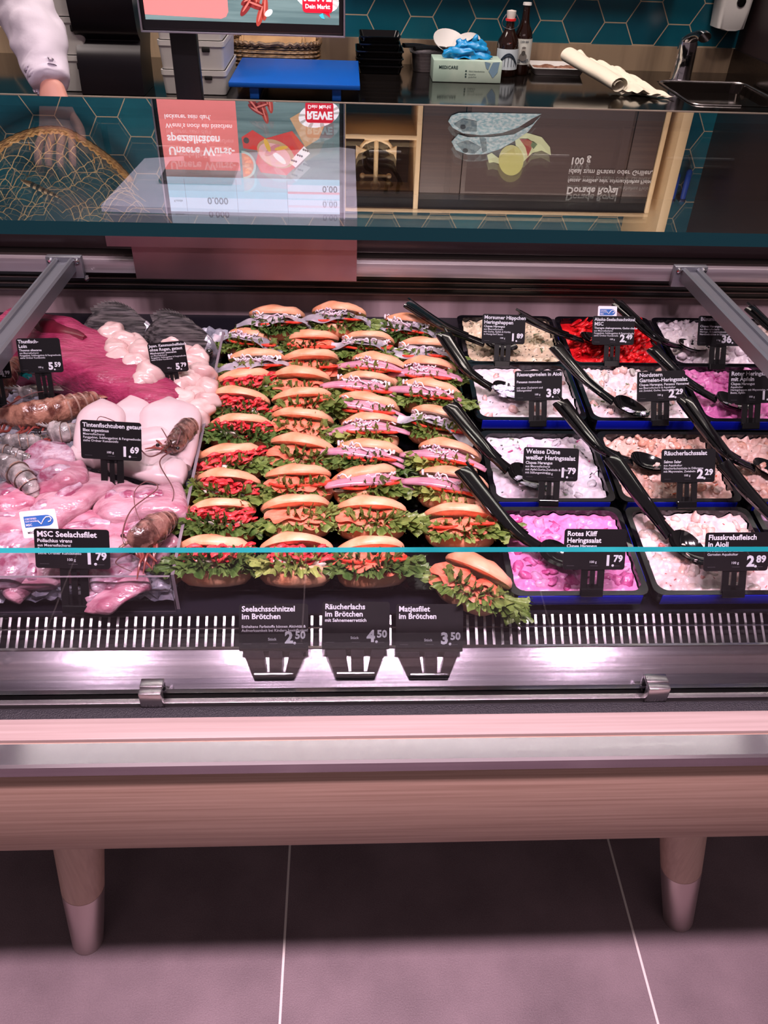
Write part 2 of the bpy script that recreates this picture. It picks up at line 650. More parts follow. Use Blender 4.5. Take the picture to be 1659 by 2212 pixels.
def grille(b):
    b.box((XL, 0.657, 0.752), (XR, 0.690, 0.757), dark_gap)
    n = int((XR - XL) / 0.0106)
    x = XL
    for i in range(n):
        x = XL + i * 0.0106
        pr = [(0.655, 0.7675), (0.6745, 0.7805), (0.6765, 0.7835), (0.6865, 0.7905)]
        for (y0, z0), (y1, z1) in zip(pr, pr[1:]):
            b.add([(x, y0, z0), (x + 0.0030, y0, z0), (x + 0.0030, y1, z1), (x, y1, z1), (x, y0 + .001, z0 - .002), (x + 0.0030, y0 + .001, z0 - .002), (x + 0.0030, y1 + .001, z1 - .002), (x, y1 + .001, z1 - .002)],
                  [(0, 1, 2, 3), (0, 3, 7, 4), (1, 5, 6, 2), (4, 7, 6, 5)], steel)
    b.box((XL, 0.6530, 0.7660), (XR, 0.6565, 0.7685), steel)
    b.box((XL, 0.6740, 0.7785), (XR, 0.6758, 0.7805), steel)
    b.box((XL, 0.6860, 0.7885), (XR, 0.6885, 0.7915), black_pl)


cpart('air_grille', grille, False, label='slotted steel air grille')


def deckf(b):
    b.add([(XL, 0.6885, 0.70), (XR, 0.6885, 0.70), (XR, 0.6885, deck(0.6885)), (XL, 0.6885, deck(0.6885)), (XR, 1.405, deck(1.405)), (XL, 1.405, deck(1.405))],
          [(0, 1, 2, 3), (3, 2, 4, 5)], deck_blk)


cpart('display_deck', deckf, False, label='black sloping display deck')
cpart('back_wall', lambda b: b.box((XL, 1.405, 0.80), (XR, 1.42, 0.897), steel_back), False, label='steel back wall, smears and pinkish reflections put into its colour')


def vent(b):
    b.box((XL, 1.412, 0.897), (XR, 1.42, 0.945), dark_gap)
    for z in (0.8975, 0.909, 0.9205, 0.932):
        b.box((XL, 1.394, z), (XR, 1.412, z + 0.0017), mat('slat_edge', (150, 128, 122), 0.4, 0.2))
        b.box((XL, 1.399, z + 0.0015), (XR, 1.412, z + 0.0088), black_pl)
    for x in (-0.11, 0.36):
        b.box((x - 0.055, 1.3955, 0.912), (x + 0.055, 1.397, 0.9125), steel)
        b.box((x - 0.055, 1.3955, 0.907), (x + 0.055, 1.397, 0.9072), steel)


cpart('air_vent', vent, False, label='black slatted rear air vent')
cpart('rear_rail', lambda b: (b.rbox((XL, 1.362, 0.944), (XR, 1.378, 0.968), 0.0008, mat('rear_rail_steel', (186, 174, 180), 0.3, 0.45, (160, 146, 152), 3, (1, 30, 30))), b.box((XL, 1.378, 0.94), (XR, 1.41, 0.972), steel_dark)), label='brushed steel rear rail')
cpart('service_ledge', lambda b: (b.rbox((XL, 1.40, 0.972), (XR, 1.66, 0.998), 0.003, mat('dark_service_ledge', (30, 20, 22), 0.28)), b.box((XL, 1.41, 0.66), (XR, 1.60, 0.972), dark_gap)), label='dark rear service ledge')
for sx in (-0.4795, 0.612):
    def armf(b, x=sx):
        for dx in (-0.017, 0.009):
            b.rings([[(x + dx + a, y, zz + c) for a, c in ((0, 0), (0.009, 0), (0.009, 0.02), (0.006, 0.023), (0.003, 0.023), (0, 0.02))] for y, zz in ((1.355, 0.951), (0.596, 0.973))], alu)
        b.rings([[(x + a, y, zz + c) for a, c in ((-0.009, 0.004), (0.010, 0.004), (0.010, 0.016), (-0.009, 0.016))] for y, zz in ((1.355, 0.951), (0.596, 0.973))], alu)
    ap = cpart('support_arm', armf, label='grey aluminium support arm')

    def brk(b, x=sx):
        b.rbox((x - 0.030, 1.350, 0.938), (x + 0.030, 1.363, 0.976), 0.002, alu)
        for dx in (-0.022, 0.022):
            b.lathe([(0.001, 0), (0.005, 0), (0.005, 0.003), (0.002, 0.005), (0.001, 0.005)], chrome, Matrix.Translation((x + dx, 1.350, 0.970)) @ Matrix.Rotation(PI / 2, 4, 'X'), 12)
        b.lathe([(0.001, 0), (0.004, 0), (0.005, 0.006), (0.001, 0.012)], chrome, Matrix.Translation((x + 0.034, 1.352, 0.940)) @ Matrix.Rotation(PI / 2, 4, 'X'), 12)
    cpart('arm_bracket', brk)
# legs: splayed, tapered, oak with steel sleeve
for foot, topx in ((Vector((-0.457, 0.655, 0)), -0.366), (Vector((0.619, 0.668, 0)), 0.480)):
    top = Vector((topx, foot.y, 0.585))
    pts = [foot.lerp(top, t) for t in (0, 0.004, 0.34)]
    rd = lambda t: lerp(0.0265, 0.0445, t)
    pw_ = [foot.lerp(top, t) for t in (0.34, 0.6, 1.0)]
    lg = cpart('leg', lambda b: b.tube(pw_, [rd(0.34) + 0.001, rd(0.6), rd(1)], oak_leg, 36, up=(0, 1, 0)), angle=0.7, label='tapered pale oak leg')
    cpart('steel_sleeve', lambda b: b.tube(pts, [rd(0) - 0.001, rd(0), rd(0.34) + 0.0014], mat('leg_steel', (205, 188, 184), 0.32, 0.85), 36, up=(0, 1, 0)), parent=lg, label='steel foot sleeve')

# ------------------------------------------------------------------ price cards
card_m = mat('matt_black_card', (14, 12, 15), 0.6, spec=0.2)
ink = mat('pale_grey_print', (198, 198, 206), 0.6)
smoke = mat('smoked_plastic', (34, 28, 34), 0.16, coat=0.3)
eco_blue = mat('eco_blue_print', (40, 96, 170), 0.6)
eco_white = mat('white_card', (232, 226, 232), 0.5)


def eco_card(parent, x, y, w, rot=0.0):
    h = w * 0.78
    T = Matrix.Translation((x, y, -0.0012)) @ Matrix.Rotation(rot, 4, 'Z')
    b = MB()
    b.prism(rrect(w, h, 0.002), 0.0006, eco_white, T)
    c = b.build('eco_card', parent, False, label='small white card with blue fish-tick emblem')
    b = MB()
    T2 = T @ Matrix.Translation((0, h * 0.10, 0.0008))
    pts = [(-0.40 * w, -0.16 * w), (0.22 * w, -0.16 * w)] + [(0.22 * w + 0.19 * w * math.sin(a), -0.16 * w * math.cos(a)) for a in arr(lambda t: t * PI, 10)] + [(-0.40 * w, 0.16 * w)]
    b.add([(px, py, 0) for px, py in pts], [list(range(len(pts)))], eco_blue, T2)
    T3 = T2 @ Matrix.Translation((0.12 * w, 0, 0.0004))
    fish = [(-0.13, 0.0), (-0.06, -0.09), (0.02, 0.03), (0.10, 0.10), (0.2, 0.1), (0.24, 0.04), (0.2, -0.03), (0.14, -0.04)]
    b.tube([Vector((px * w, py * w, 0)) for px, py in fish], 0.016 * w, eco_white, 6, T3)
    text_into(b, [('CERTIFIED', -0.37 * w, 0.06 * w, 0.07 * w, 0.01, 'LEFT'), ('SUSTAINABLE', -0.37 * w, -0.01 * w, 0.06 * w, 0.01, 'LEFT'), ('MSC', -0.37 * w, -0.12 * w, 0.09 * w, 0.02, 'LEFT')], eco_white, T2 @ Matrix.Translation((0, 0, 0.0004)))
    text_into(b, [('MSC-C-52510', -0.36 * w, -0.34 * w, 0.085 * w, 0.01, 'LEFT')], card_m, T2 @ Matrix.Translation((0, 0, 0.0004)))
    b.build('emblem', c, False)


def price_card(px, py, Y, wpx, head, mid, fine, price, unit, label, roll=0.0, stem=0.04, tilt=35, foot='clip', eco=None, ratio=0.66, stemx=0.0):
    P = PY(px, py, Y)
    w = wpx * depth(P) / F
    h = w * ratio
    t = math.radians(tilt)
    Rm = Matrix.Rotation(-roll, 3, 'Y') @ Matrix(((1, 0, 0), (0, math.sin(t), -math.cos(t)), (0, math.cos(t), math.sin(t))))
    o = thing('price_card', label, 'price card', P, Rm, 'black price cards')
    b = MB()
    b.prism(rrect(w, h, 0.0035), 0.0012, card_m, Matrix.Translation((0, 0, -0.0012)))
    b.build('card', o, False)
    u = w / 100.0
    L, T_ = -w / 2 + 4 * u, h / 2
    items = []
    y = T_ - 11 * u
    for s in head:
        items.append((s, L, y, min(11.2, 236 / max(1, len(s))) * u, 0.024, 'LEFT'))
        y -= 10.8 * u
    y += 3.0 * u
    for s in mid:
        items.append((s, L, y, min(7.0, 230 / max(1, len(s))) * u, 0.018, 'LEFT'))
        y -= 6.5 * u
    y += 0.5 * u
    for s in fine:
        items.append((s, L, y, min(5.6, 240 / max(1, len(s))) * u, 0.006, 'LEFT'))
        y -= 5.6 * u
    if unit:
        items.append((unit, -2 * u, -h / 2 + 11 * u, 5.5 * u, 0.008, 'CENTER'))
    b = MB()
    text_into(b, items, ink, Matrix.Translation((0, 0, 0.0004)))
    for x in (-38, 0, 36):
        b.box((x * u - 6 * u, -h / 2 + 6 * u, 0), (x * u + 6 * u, -h / 2 + 6.5 * u, 0.0004), mat('card_slot_line', (70, 66, 72), 0.4))
    b.build('lettering', o, False, label='pale grey product lettering')
    b = MB()
    big, small = price.split('.')
    xr = w / 2 - 4 * u
    text_into(b, [(small, xr, -h / 2 + 13.5 * u, 15 * u, 0.04, 'RIGHT'), (big, xr - 18.0 * u, -h / 2 + 7.5 * u, 23 * u, 0.045, 'RIGHT'), ('.', xr - 15.5 * u, -h / 2 + 6 * u, 20 * u, 0.04, 'CENTER')], ink, Matrix.Translation((0, 0, 0.0004)))
    b.build('price', o, False, label='large pale price figures')
    b = MB()
    y0, y1 = -h / 2 - stem, -h / 2 + 3 * u
    if foot == 'wing':                       # flared smoked-plastic foot with two slits, at the front of the case
        top, bot = 0.48 * w, 0.30 * w
        cuts = [(-1, -1), (-0.34, -0.30), (-0.34, -0.30), (0.26, 0.40), (0.34, 0.40), (1, 1)]
        for a, c in ((0, 1), (2, 3), (4, 5)):
            gap = 0.10 if a else 0.0
            xa, xb = cuts[a][0] * top + (0.09 * w if a else 0), cuts[a][1] * bot + (0.035 * w if a else 0)
            xc, xd = cuts[c][0] * top, cuts[c][1] * bot
            b.prism([(xb, y0), (xd, y0), (xc, y1), (xa, y1)], 0.0016, smoke, Matrix.Translation((0, 0, -0.004)))
        b.rbox((-bot, y0 - 0.002, -0.006), (bot, y0 + 0.005, 0.0), 0.002, black_gl)
        b.rbox((-w / 2, -h / 2 - 0.004, -0.0045), (w / 2, -h / 2 + 4 * u, -0.0016), 0.001, black_pl)
    else:
        sw = 0.19 * w
        z0, z1 = -0.0035, -0.0016
        X = stemx
        for xa, xb, ya, yb in ((-1, -0.42, y0, y1), (-0.22, 0.2, y0, y1), (0.42, 1, y0, y1), (-0.5, 0.5, y0, lerp(y0, y1, 0.32)), (-0.5, 0.5, lerp(y0, y1, 0.86), y1)):
            b.box((X + xa * sw, ya, z0), (X + xb * sw, yb, z1), black_pl)
        b.rbox((X - sw * 0.95, y0 - 0.006, -0.006), (X + sw * 0.95, y0 + 0.004, 0.001), 0.001, black_gl)
    b.build('stand', o, False, label='black plastic card stand')
    if eco:
        eco_card(o, eco[0] * w, eco[1] * h, eco[2] * w, eco[3])
    return o


FG = ('aus Meeresfischerei', 'Fanggebiet, Subfanggebiet & Fangmethode:', 'siehe Ordner Kundeninfo')
price_card(86, 768, 1.03, 92, ('Thunfisch-', 'Loin'), ('Thunnus albacares',), FG, '5.59', '100 g', 'black price card reading 5.59 standing in front of the red tuna loin', 0.03, 0.045, 20, ratio=0.8)
price_card(363, 772, 1.09, 80, ('Japan. Kammuschelfleisch', 'ohne Rogen, getaut'), ('Mizuhopecten yessoensis',), FG, '5.79', '100 g', 'black price card reading 5.79 stuck among the white scallops', 0.10, 0.04, 18, ratio=0.82)
price_card(240, 952, 0.875, 128, ('Tintenfischtuben getaut',), ('Illex argentinus',), ('Meeresfischerei',) + FG[1:], '1.69', '100 g', 'black price card reading 1.69 in front of the white squid tubes', -0.06, 0.05, 22)
price_card(156, 1186, 0.715, 158, ('MSC Seelachsfilet',), ('Pollachius virens',), FG, '1.79', '100 g', 'black price card with white eco card, front left among the pink fillets', -0.03, 0.05, 25, ratio=0.56, eco=(-0.42, 0.62, 0.48, 0.12))
price_card(-14, 790, 1.02, 70, ('Garnelen',), (), FG, '4.99', '100 g', 'black price card cut off by the left edge of the photo', 0.03, 0.04, 20, ratio=0.8)
price_card(591, 1352, 0.657, 149, ('Seelachsschnitzel', 'im Brötchen'), (), ('', 'Enthaltene Farbstoffe können Aktivität &', 'Aufmerksamkeit bei Kindern beeinflussen!'), '2.50', 'Stück', 'black price card reading 2.50, left of the three in front of the rolls', 0.0, 0.034, 40, 'wing', ratio=0.64)
price_card(769, 1348, 0.657, 146, ('Räucherlachs', 'im Brötchen'), ('mit Sahnemeerrettich',), (), '4.50', 'Stück', 'black price card reading 4.50, middle of the three in front of the rolls', -0.01, 0.035, 40, 'wing', ratio=0.66)
price_card(928, 1353, 0.657, 146, ('Matjesfilet', 'im Brötchen'), (), (), '3.50', 'Stück', 'black price card reading 3.50, right of the three in front of the rolls', -0.01, 0.034, 40, 'wing', ratio=0.66)
FR = [1.205, 1.05, 0.865, 0.697]        # depth of the front lips of the four dish rows
price_card(1088, 711, 1.225, 94, ('Morsumer Häppchen', 'Heringshappen'), ('Clupea Harengus',), ('aus Meeresfischerei', 'mit Gurke, Äpfeln & Kürbis', 'in Honig-Senf Sauce'), '1.89', '100 g', 'black price card reading 1.89 on the cream herring salad at the back', -0.02, 0.032, 30, ratio=0.66)
price_card(1325, 714, 1.225, 92, ('Alaska-Seelachsschnitzel', 'MSC'), ('Theragra chalcogramma, Gadus chalco',), FG, '2.49', '100 g', 'black price card with white eco card, on the bright red fish strips', 0.0, 0.030, 30, ratio=0.66, eco=(-0.16, 0.58, 0.45, 0.0))
price_card(1555, 715, 1.225, 96, ('Büsumer Fr.-Topf',), ('', 'Clupea Harengus, Crangon'), ('aus Meeresfischerei', 'Herings-, Kräutermatjesstücke und', 'Nordseekrabben in Salatcreme'), '36.50', '1 kg', 'black price card reading 36.50 behind the right support arm', 0.0, 0.034, 30, ratio=0.66)
price_card(1163, 833, 1.06, 103, ('Riesengarnelen in Aioli',), ('', 'Penaeus monodon'), ('', 'mit einer Zuckerart und', 'Süßungsmittel'), '3.89', '100 g', 'black price card reading 3.89 on the white prawn salad', 0.03, 0.034, 30, ratio=0.62)
price_card(1428, 834, 1.06, 104, ('Nordstern', 'Garnelen-Heringssalat'), ('Clupea Harengus, Penaeus Vannamei',), ('aus Meeresfischerei & Aquakultur', 'mit Zwiebel, Gurke, Staudensellerie'), '2.29', '100 g', 'black tilted price card reading 2.29 on the white prawn and herring salad', 0.05, 0.032, 30, ratio=0.62)
price_card(1627, 835, 1.06, 108, ('Roter Heringssalat', 'mit Äpfeln'), ('Clupea Harengus',), ('Aquakultur', 'Heringshappen mit Mayonnaise, roter', 'Beete, Äpfeln'), '1.99', '100 g', 'black price card cut off by the right edge, on the upper pink salad', 0.02, 0.034, 30, ratio=0.66)
price_card(1190, 1003, 0.87, 121, ('Weisse Düne', 'weißer Heringssalat'), ('Clupea Harengus',), ('aus Meeresfischerei', 'mit Apfel,Gurke,Zwiebeln & Sellerie', 'mit Süßungsmittel'), '1.79', '100 g', 'black price card reading 1.79 on the white herring salad', -0.03, 0.030, 32, ratio=0.59)
price_card(1487, 1006, 0.87, 118, ('Räucherlachssalat',), ('', 'Salmo Salar'), ('aus Aquakultur', 'Räucherlachsstücke in Dillcreme', 'mit Mayonnaise, Zwiebeln'), '2.29', '100 g', 'black price card reading 2.29 on the peach coloured salmon salad', 0.02, 0.030, 32, ratio=0.61)
price_card(1285, 1187, 0.705, 136, ('Rotes Kliff', 'Heringssalat'), ('Clupea Harengus',), ('aus Meeresfischerei',), '1.79', '100 g', 'black price card reading 1.79 on the front pink beetroot salad', -0.01, 0.028, 28, ratio=0.66)
price_card(1592, 1192, 0.705, 142, ('Flusskrebsfleisch', 'in Aioli'), ('Procambarus clarkii',), ('Garnelen Aquakultur',), '2.89', '100 g', 'black price card reading 2.89 on the front creamy crayfish salad', 0.01, 0.028, 28, ratio=0.6)

# ------------------------------------------------------------------ salad dishes
dish_blk = mat('black_dish_plastic', (12, 11, 16), 0.15, coat=0.4)
dish_blue = mat('deep_blue_dish_plastic', (14, 24, 150), 0.2, coat=0.4)
dish_in = mat('dish_inside', (40, 34, 42), 0.25)
TX = [0.290, 0.470, 0.650, 0.830]
DW, DD = 0.168, 0.152


def frame_at(x, y):                       # local frame lying on the sloping deck
    a = math.atan(DK)
    return Matrix.Translation((x, y, deck(y))) @ Matrix.Rotation(a, 4, 'X')


def make_dish():
    b = MB()
    zt = 0.031

    def ring(w, d, r, z):
        return [(x, y, z) for x, y in rrect(w, d, r, 6)]
    b.rings([ring(DW - 0.012, DD - 0.012, 0.014, 0.001), ring(DW - 0.008, DD - 0.008, 0.014, zt - 0.006), ring(DW + 0.006, DD + 0.006, 0.012, zt - 0.006), ring(DW + 0.006, DD + 0.006, 0.012, zt),
             ring(DW - 0.008, DD - 0.008, 0.014, zt), ring(DW - 0.010, DD - 0.010, 0.014, zt - 0.006), ring(DW - 0.016, DD - 0.016, 0.012, 0.006)], dish_blk)
    body = b.mesh('dish_body', True, 0.6)
    b = MB()
    b.rbox((-DW / 2 + 0.006, -DD / 2 - 0.0042, zt - 0.017), (DW / 2 - 0.006, -DD / 2 - 0.0028, zt - 0.001), 0.0006, dish_blue)
    b.rbox((DW / 2 + 0.0031, -DD / 2 + 0.02, zt - 0.005), (DW / 2 + 0.0042, DD / 2 - 0.03, zt - 0.001), 0.0004, dish_blue)
    return body, b.mesh('dish_blue_lip', True, 0.6)


DISH = make_dish()
SALADS = {}


def salad_mesh(style, seed):
    rnd = random.Random(seed)
    base, base2, chunks, flecks, heap, rough_ = style
    dk = lambda c: tuple(int(v * 0.90) for v in c)
    base, base2 = dk(base), dk(base2)
    chunks = [(dk(c), n, a, e, f) for c, n, a, e, f in chunks]
    b = MB()
    w, d = DW - 0.013, DD - 0.013
    ms = mat('salad_sauce_%d' % seed, base, 0.28, 0, base2, 55, bump=0.35, bscale=160, sss=0.15, lo=0.35, hi=0.68)
    of = Vector((seed * 3.1, seed * 1.7, 0))

    def hgt(x, y):
        q = Vector((x, y, 0)) * 26 + of
        e = min((w / 2 - abs(x)), (d / 2 - abs(y)))
        edge = max(0.0, min(1.0, e / 0.02))
        z = heap * 0.5 * (noise.noise(q * 0.9) + 0.35) * edge + rough_ * (0.006 * noise.noise(q * 2.6) + 0.0038 * noise.noise(q * 6)) + heap * 0.35 * edge * max(0.0, y / d)
        return 0.0245 + z

    b.grid(lambda u, v: ((u - 0.5) * w, (v - 0.5) * d, hgt((u - 0.5) * w, (v - 0.5) * d)), 64, 58, ms)
    for col, n, r0, r1, fl in chunks:
        mc = mat('salad_bit_%d_%d_%d' % col, col, 0.2, 0, tuple(min(255, int(c * 0.5 + q * 0.5)) for c, q in zip(col, base)), 90, sss=0.15, bump=0.3, bscale=260)
        for i in range(n):
            x, y = rnd.uniform(-0.46, 0.46) * w, rnd.uniform(-0.46, 0.46) * d
            r = rnd.uniform(r0, r1)
            b.blob((x, y, hgt(x, y) + r * rnd.uniform(-0.35, 0.15)), (r, r * rnd.uniform(0.5, 0.9), r * fl * rnd.uniform(0.6, 1.0)), mc, 0.5, 4.0, rnd.random() * 50, 10, 7, rot=Euler((rnd.uniform(-.6, .6), rnd.uniform(-.6, .6), rnd.uniform(0, 6.3))))
    for col, n, s in flecks:
        mc = mat('salad_fleck_%d_%d_%d' % col, col, 0.5)
        for i in range(n):
            x, y = rnd.uniform(-0.47, 0.47) * w, rnd.uniform(-0.47, 0.47) * d
            T = Matrix.Translation((x, y, hgt(x, y) + 0.0006)) @ Euler((rnd.uniform(-.4, .4), rnd.uniform(-.4, .4), rnd.uniform(0, 6.3))).to_matrix().to_4x4()
            b.rbox((-s * rnd.uniform(.5, 1.6), -s * .35, -.0004), (s * rnd.uniform(.5, 1.6), s * .35, .0004), .0002, mc, T, 1)
    return b.mesh('salad', True)


def flakes_mesh(seed, col, col2):
    rnd = random.Random(seed)
    b = MB()
    m = mat('red_fish_strips', col, 0.22, 0, col2, 60, sss=0.2, bump=0.3, bscale=300)
    w, d = DW - 0.02, DD - 0.02
    b.grid(lambda u, v: ((u - .5) * (w + .006), (v - .5) * (d + .006), 0.022 + 0.004 * noise.noise(Vector((u * 9, v * 9, seed)))), 24, 24, m)
    for i in range(150):
        x, y = rnd.uniform(-.47, .47) * w, rnd.uniform(-.47, .47) * d
        z = 0.022 + 0.022 * max(0, 0.4 + y / d) * rnd.uniform(0.2, 1) * (1 - (2 * x / w) ** 4) + rnd.uniform(0, .006)
        L = rnd.uniform(.008, .018)
        a = rnd.uniform(0, 6.3)
        pts = [Vector((x + math.cos(a + 1.4 * t) * L * t, y + math.sin(a + 1.4 * t) * L * t, z + .006 * math.sin(3 * t + a))) for t in arr(lambda t: t, 7)]
        b.tube(pts, [r * rnd.uniform(.8, 1.2) * .004 for r in (.5, .9, 1, 1, 1, .8, .4)], m, 7, flat=.45, up=(rnd.uniform(-.6, .6), rnd.uniform(-.6, .6), 1))
    return b.mesh('fish_strips', True)


DARK = (40, 44, 38)
STY = {
    (0, 0): ((236, 214, 184), (216, 188, 158), [((206, 190, 158), 30, .004, .009, .5)], [(DARK, 150, .0016), ((78, 92, 60), 14, .004)], .012, 1),
    (2, 0): ((232, 216, 222), (200, 182, 190), [((214, 196, 204), 45, .006, .012, .7), ((166, 148, 158), 10, .004, .007, .6)], [(DARK, 60, .0014)], .030, 1.3),
    (0, 1): ((250, 236, 240), (244, 222, 230), [((242, 178, 170), 15, .006, .011, .8)], [((96, 90, 92), 26, .0015), ((226, 140, 110), 8, .004)], .004, .6),
    (1, 1): ((250, 234, 236), (240, 214, 220), [((240, 186, 172), 26, .006, .011, .8), ((206, 200, 190), 20, .005, .009, .5)], [(DARK, 60, .0018), ((96, 120, 70), 14, .003)], .012, 1.2),
    (2, 1): ((240, 138, 200), (222, 110, 180), [((214, 96, 168), 36, .005, .010, .7), ((236, 160, 206), 26, .005, .010, .7)], [], .014, 1.2),
    (0, 2): ((248, 234, 244), (236, 214, 230), [((216, 206, 216), 26, .005, .010, .5), ((226, 176, 206), 16, .004, .008, .4)], [(DARK, 30, .002), ((176, 56, 120), 9, .004), ((110, 130, 100), 16, .003)], .008, .8),
    (1, 2): ((240, 204, 192), (226, 172, 158), [((236, 168, 146), 60, .004, .009, .7), ((246, 216, 206), 60, .004, .008, .7)], [(DARK, 60, .0013), ((206, 96, 60), 10, .003)], .012, 1.6),
    (2, 2): ((236, 198, 190), (222, 168, 156), [((226, 160, 140), 46, .006, .011, .8), ((240, 206, 196), 40, .005, .010, .7)], [(DARK, 24, .0014)], .014, 1.5),
    (0, 3): ((246, 152, 208), (236, 128, 192), [((208, 74, 146), 34, .006, .012, .55), ((236, 170, 214), 24, .006, .012, .7)], [((120, 40, 90), 12, .003)], .005, .8),
    (1, 3): ((246, 224, 224), (236, 204, 204), [((240, 198, 186), 36, .006, .012, .8), ((212, 190, 180), 14, .006, .011, .6), ((206, 90, 86), 8, .004, .007, .6)], [((190, 84, 90), 24, .0018)], .008, 1.1),
    (2, 3): ((232, 204, 226), (206, 166, 206), [((190, 136, 190), 30, .005, .010, .6)], [((130, 60, 120), 16, .003)], .008, 1.0),
    (3, 0): ((226, 206, 196), (200, 170, 160), [((206, 170, 150), 30, .006, .01, .7)], [(DARK, 30, .0015)], .012, 1.0),
}
SNAME = {(0, 0): 'cream herring salad with dark herb flecks', (1, 0): 'bright red shredded fish strips', (2, 0): 'heaped grey-white herring and shrimp salad',
         (0, 1): 'smooth white aioli salad with pink prawns', (1, 1): 'white prawn and herring salad with herbs', (2, 1): 'upper pink beetroot herring salad with apple',
         (0, 2): 'white herring salad with cucumber and onion', (1, 2): 'grainy peach salmon salad', (2, 2): 'lumpy peach salad at the right edge',
         (0, 3): 'front pink beetroot herring salad', (1, 3): 'creamy crayfish salad with pale pink lumps', (2, 3): 'lilac salad in the front right corner', (3, 0): 'beige salad in the far right rear corner'}
for (c, r), nm in SNAME.items():
    x, y = TX[c], FR[r] + DD / 2 + 0.002
    T = frame_at(x, y)
    o = thing('salad_dish', 'black dish with blue edge holding the ' + nm, 'dish', (0, 0, 0), None, 'black salad dishes')
    o.matrix_world = T
    link('tray_body', DISH[0], o)
    link('blue_lip', DISH[1], o, 'deep blue plastic lip')
    sd = c * 10 + r + 1
    me = flakes_mesh(5, (222, 30, 34), (196, 16, 26)) if (c, r) == (1, 0) else salad_mesh(STY[(c, r)], sd)
    s = link('fish_strips' if (c, r) == (1, 0) else 'fish_salad', me)
    s.matrix_world = T
    tag(s, nm + ' filling its black dish', 'salad', 'salads in black dishes')

# ------------------------------------------------------------------ serving spoons
spoon_m = mat('glossy_black_spoon', (9, 9, 10), 0.1, coat=0.6)
cream_m = mat('white_mayonnaise', (226, 220, 236), 0.25, sss=0.2, bump=0.3, bscale=200)


def spoon(px, label, smear=0, hw=0.0145, heights=(0.085, 0.062, 0.040), blen=0.030, covered=None):
    P = [PD(x, y, h) for (x, y), h in zip(px, heights)]
    o = thing('serving_spoon', label, 'spoon', P[2], None, 'black serving spoons')
    L = [p - P[2] for p in P]
    path = smooth_path(L, 22)
    d = (path[-1] - path[-2]).normalized()
    ws = [lerp(hw, 0.0085, min(1, i / 15)) if i < 16 else lerp(0.0085, 0.011, (i - 15) / 6) for i in range(22)]
    hs = [0.0042 if i else 0.0036 for i in range(22)]
    b = MB()
    b.loft(path, ws, hs, spoon_m, 14, pw=3.2)
    # raised ribs along the edges of the trough-shaped handle
    sd = d.cross(Vector((0, 0, 1))).normalized()
    for sg in (-1, 1):
        b.tube([p + sd * w * sg * 0.9 + Vector((0, 0, 0.003)) for p, w in zip(path[:17], ws)], 0.0022, spoon_m, 6)
    b.build('handle', o)
    b = MB()
    flat = Vector((d.x, d.y, d.z * 0.5)).normalized()
    sdir = flat.cross(Vector((0, 0, 1))).normalized()
    up = sdir.cross(flat)
    C = flat * blen * 0.85

    def bowl(u, v, off=0.0):
        a = u * 2 * PI
        rr = v
        x = math.cos(a) * rr
        y = math.sin(a) * rr
        wx = blen * (1.0 + 0.1 * x)
        return C + flat * x * wx + sdir * y * 0.021 * (1 - 0.18 * x) + up * (0.011 * (rr * rr - 1) + 0.008 + off)
    b.grid(lambda u, v: bowl(u, v), 24, 7, spoon_m, closed_u=True)
    b.grid(lambda u, v: bowl(u, v, -0.0022), 24, 7, spoon_m, closed_u=True)
    n0 = len(b.v)
    b.build('bowl', o)
    if smear:
        rnd = random.Random(len(label))
        b = MB()
        for i in range(smear):
            a, rr = rnd.uniform(0, 6.28), rnd.uniform(0, .85)
            q = bowl(a / 6.28, rr)
            b.blob(q + up * 0.001, (rnd.uniform(.004, .009), rnd.uniform(.003, .007), .0024), cream_m, .6, 5, i * 3.3, 10, 7)
        b.build('sauce_smear', o, label='white sauce stuck to the bowl')
    return o


SP = [
    (((880, 655), (962, 708), (1045, 742)), 'black spoon in the cream herring salad at the back', 0),
    (((958, 722), (1010, 800), (1062, 838)), 'black spoon with sauce-blotched bowl in the white prawn salad', 46),
    (((972, 875), (1045, 965), (1098, 1015)), 'black spoon in the white herring salad below the blotched spoon', 4),
    (((1000, 1013), (1090, 1125), (1165, 1185)), 'black spoon in the front pink beetroot salad', 0),
    (((1120, 678), (1195, 715), (1255, 735)), 'black spoon resting on the bright red fish strips', 0),
    (((1200, 748), (1262, 818), (1325, 868)), 'black spoon in the white prawn and herring salad', 3),
    (((1210, 868), (1292, 965), (1362, 998)), 'black spoon in the grainy peach salmon salad', 0),
    (((1322, 988), (1395, 1090), (1448, 1158)), 'black spoon in the creamy crayfish salad, bowl on top', 0),
    (((1332, 655), (1415, 728), (1468, 750)), 'black spoon in the heaped grey-white salad', 0),
    (((1408, 752), (1480, 822), (1545, 862)), 'black spoon in the upper pink beetroot salad', 1),
    (((1478, 862), (1562, 972), (1625, 1010)), 'black spoon in the lumpy peach salad at the right edge', 0),
    (((1560, 1000), (1625, 1075), (1690, 1140)), 'black spoon in the lilac salad at the front right corner', 0),
    (((1618, 664), (1690, 730), (1740, 760)), 'black spoon cut off by the right edge behind the support arm', 0),
]
for px, lb, sm in SP:
    spoon(px, lb, sm)

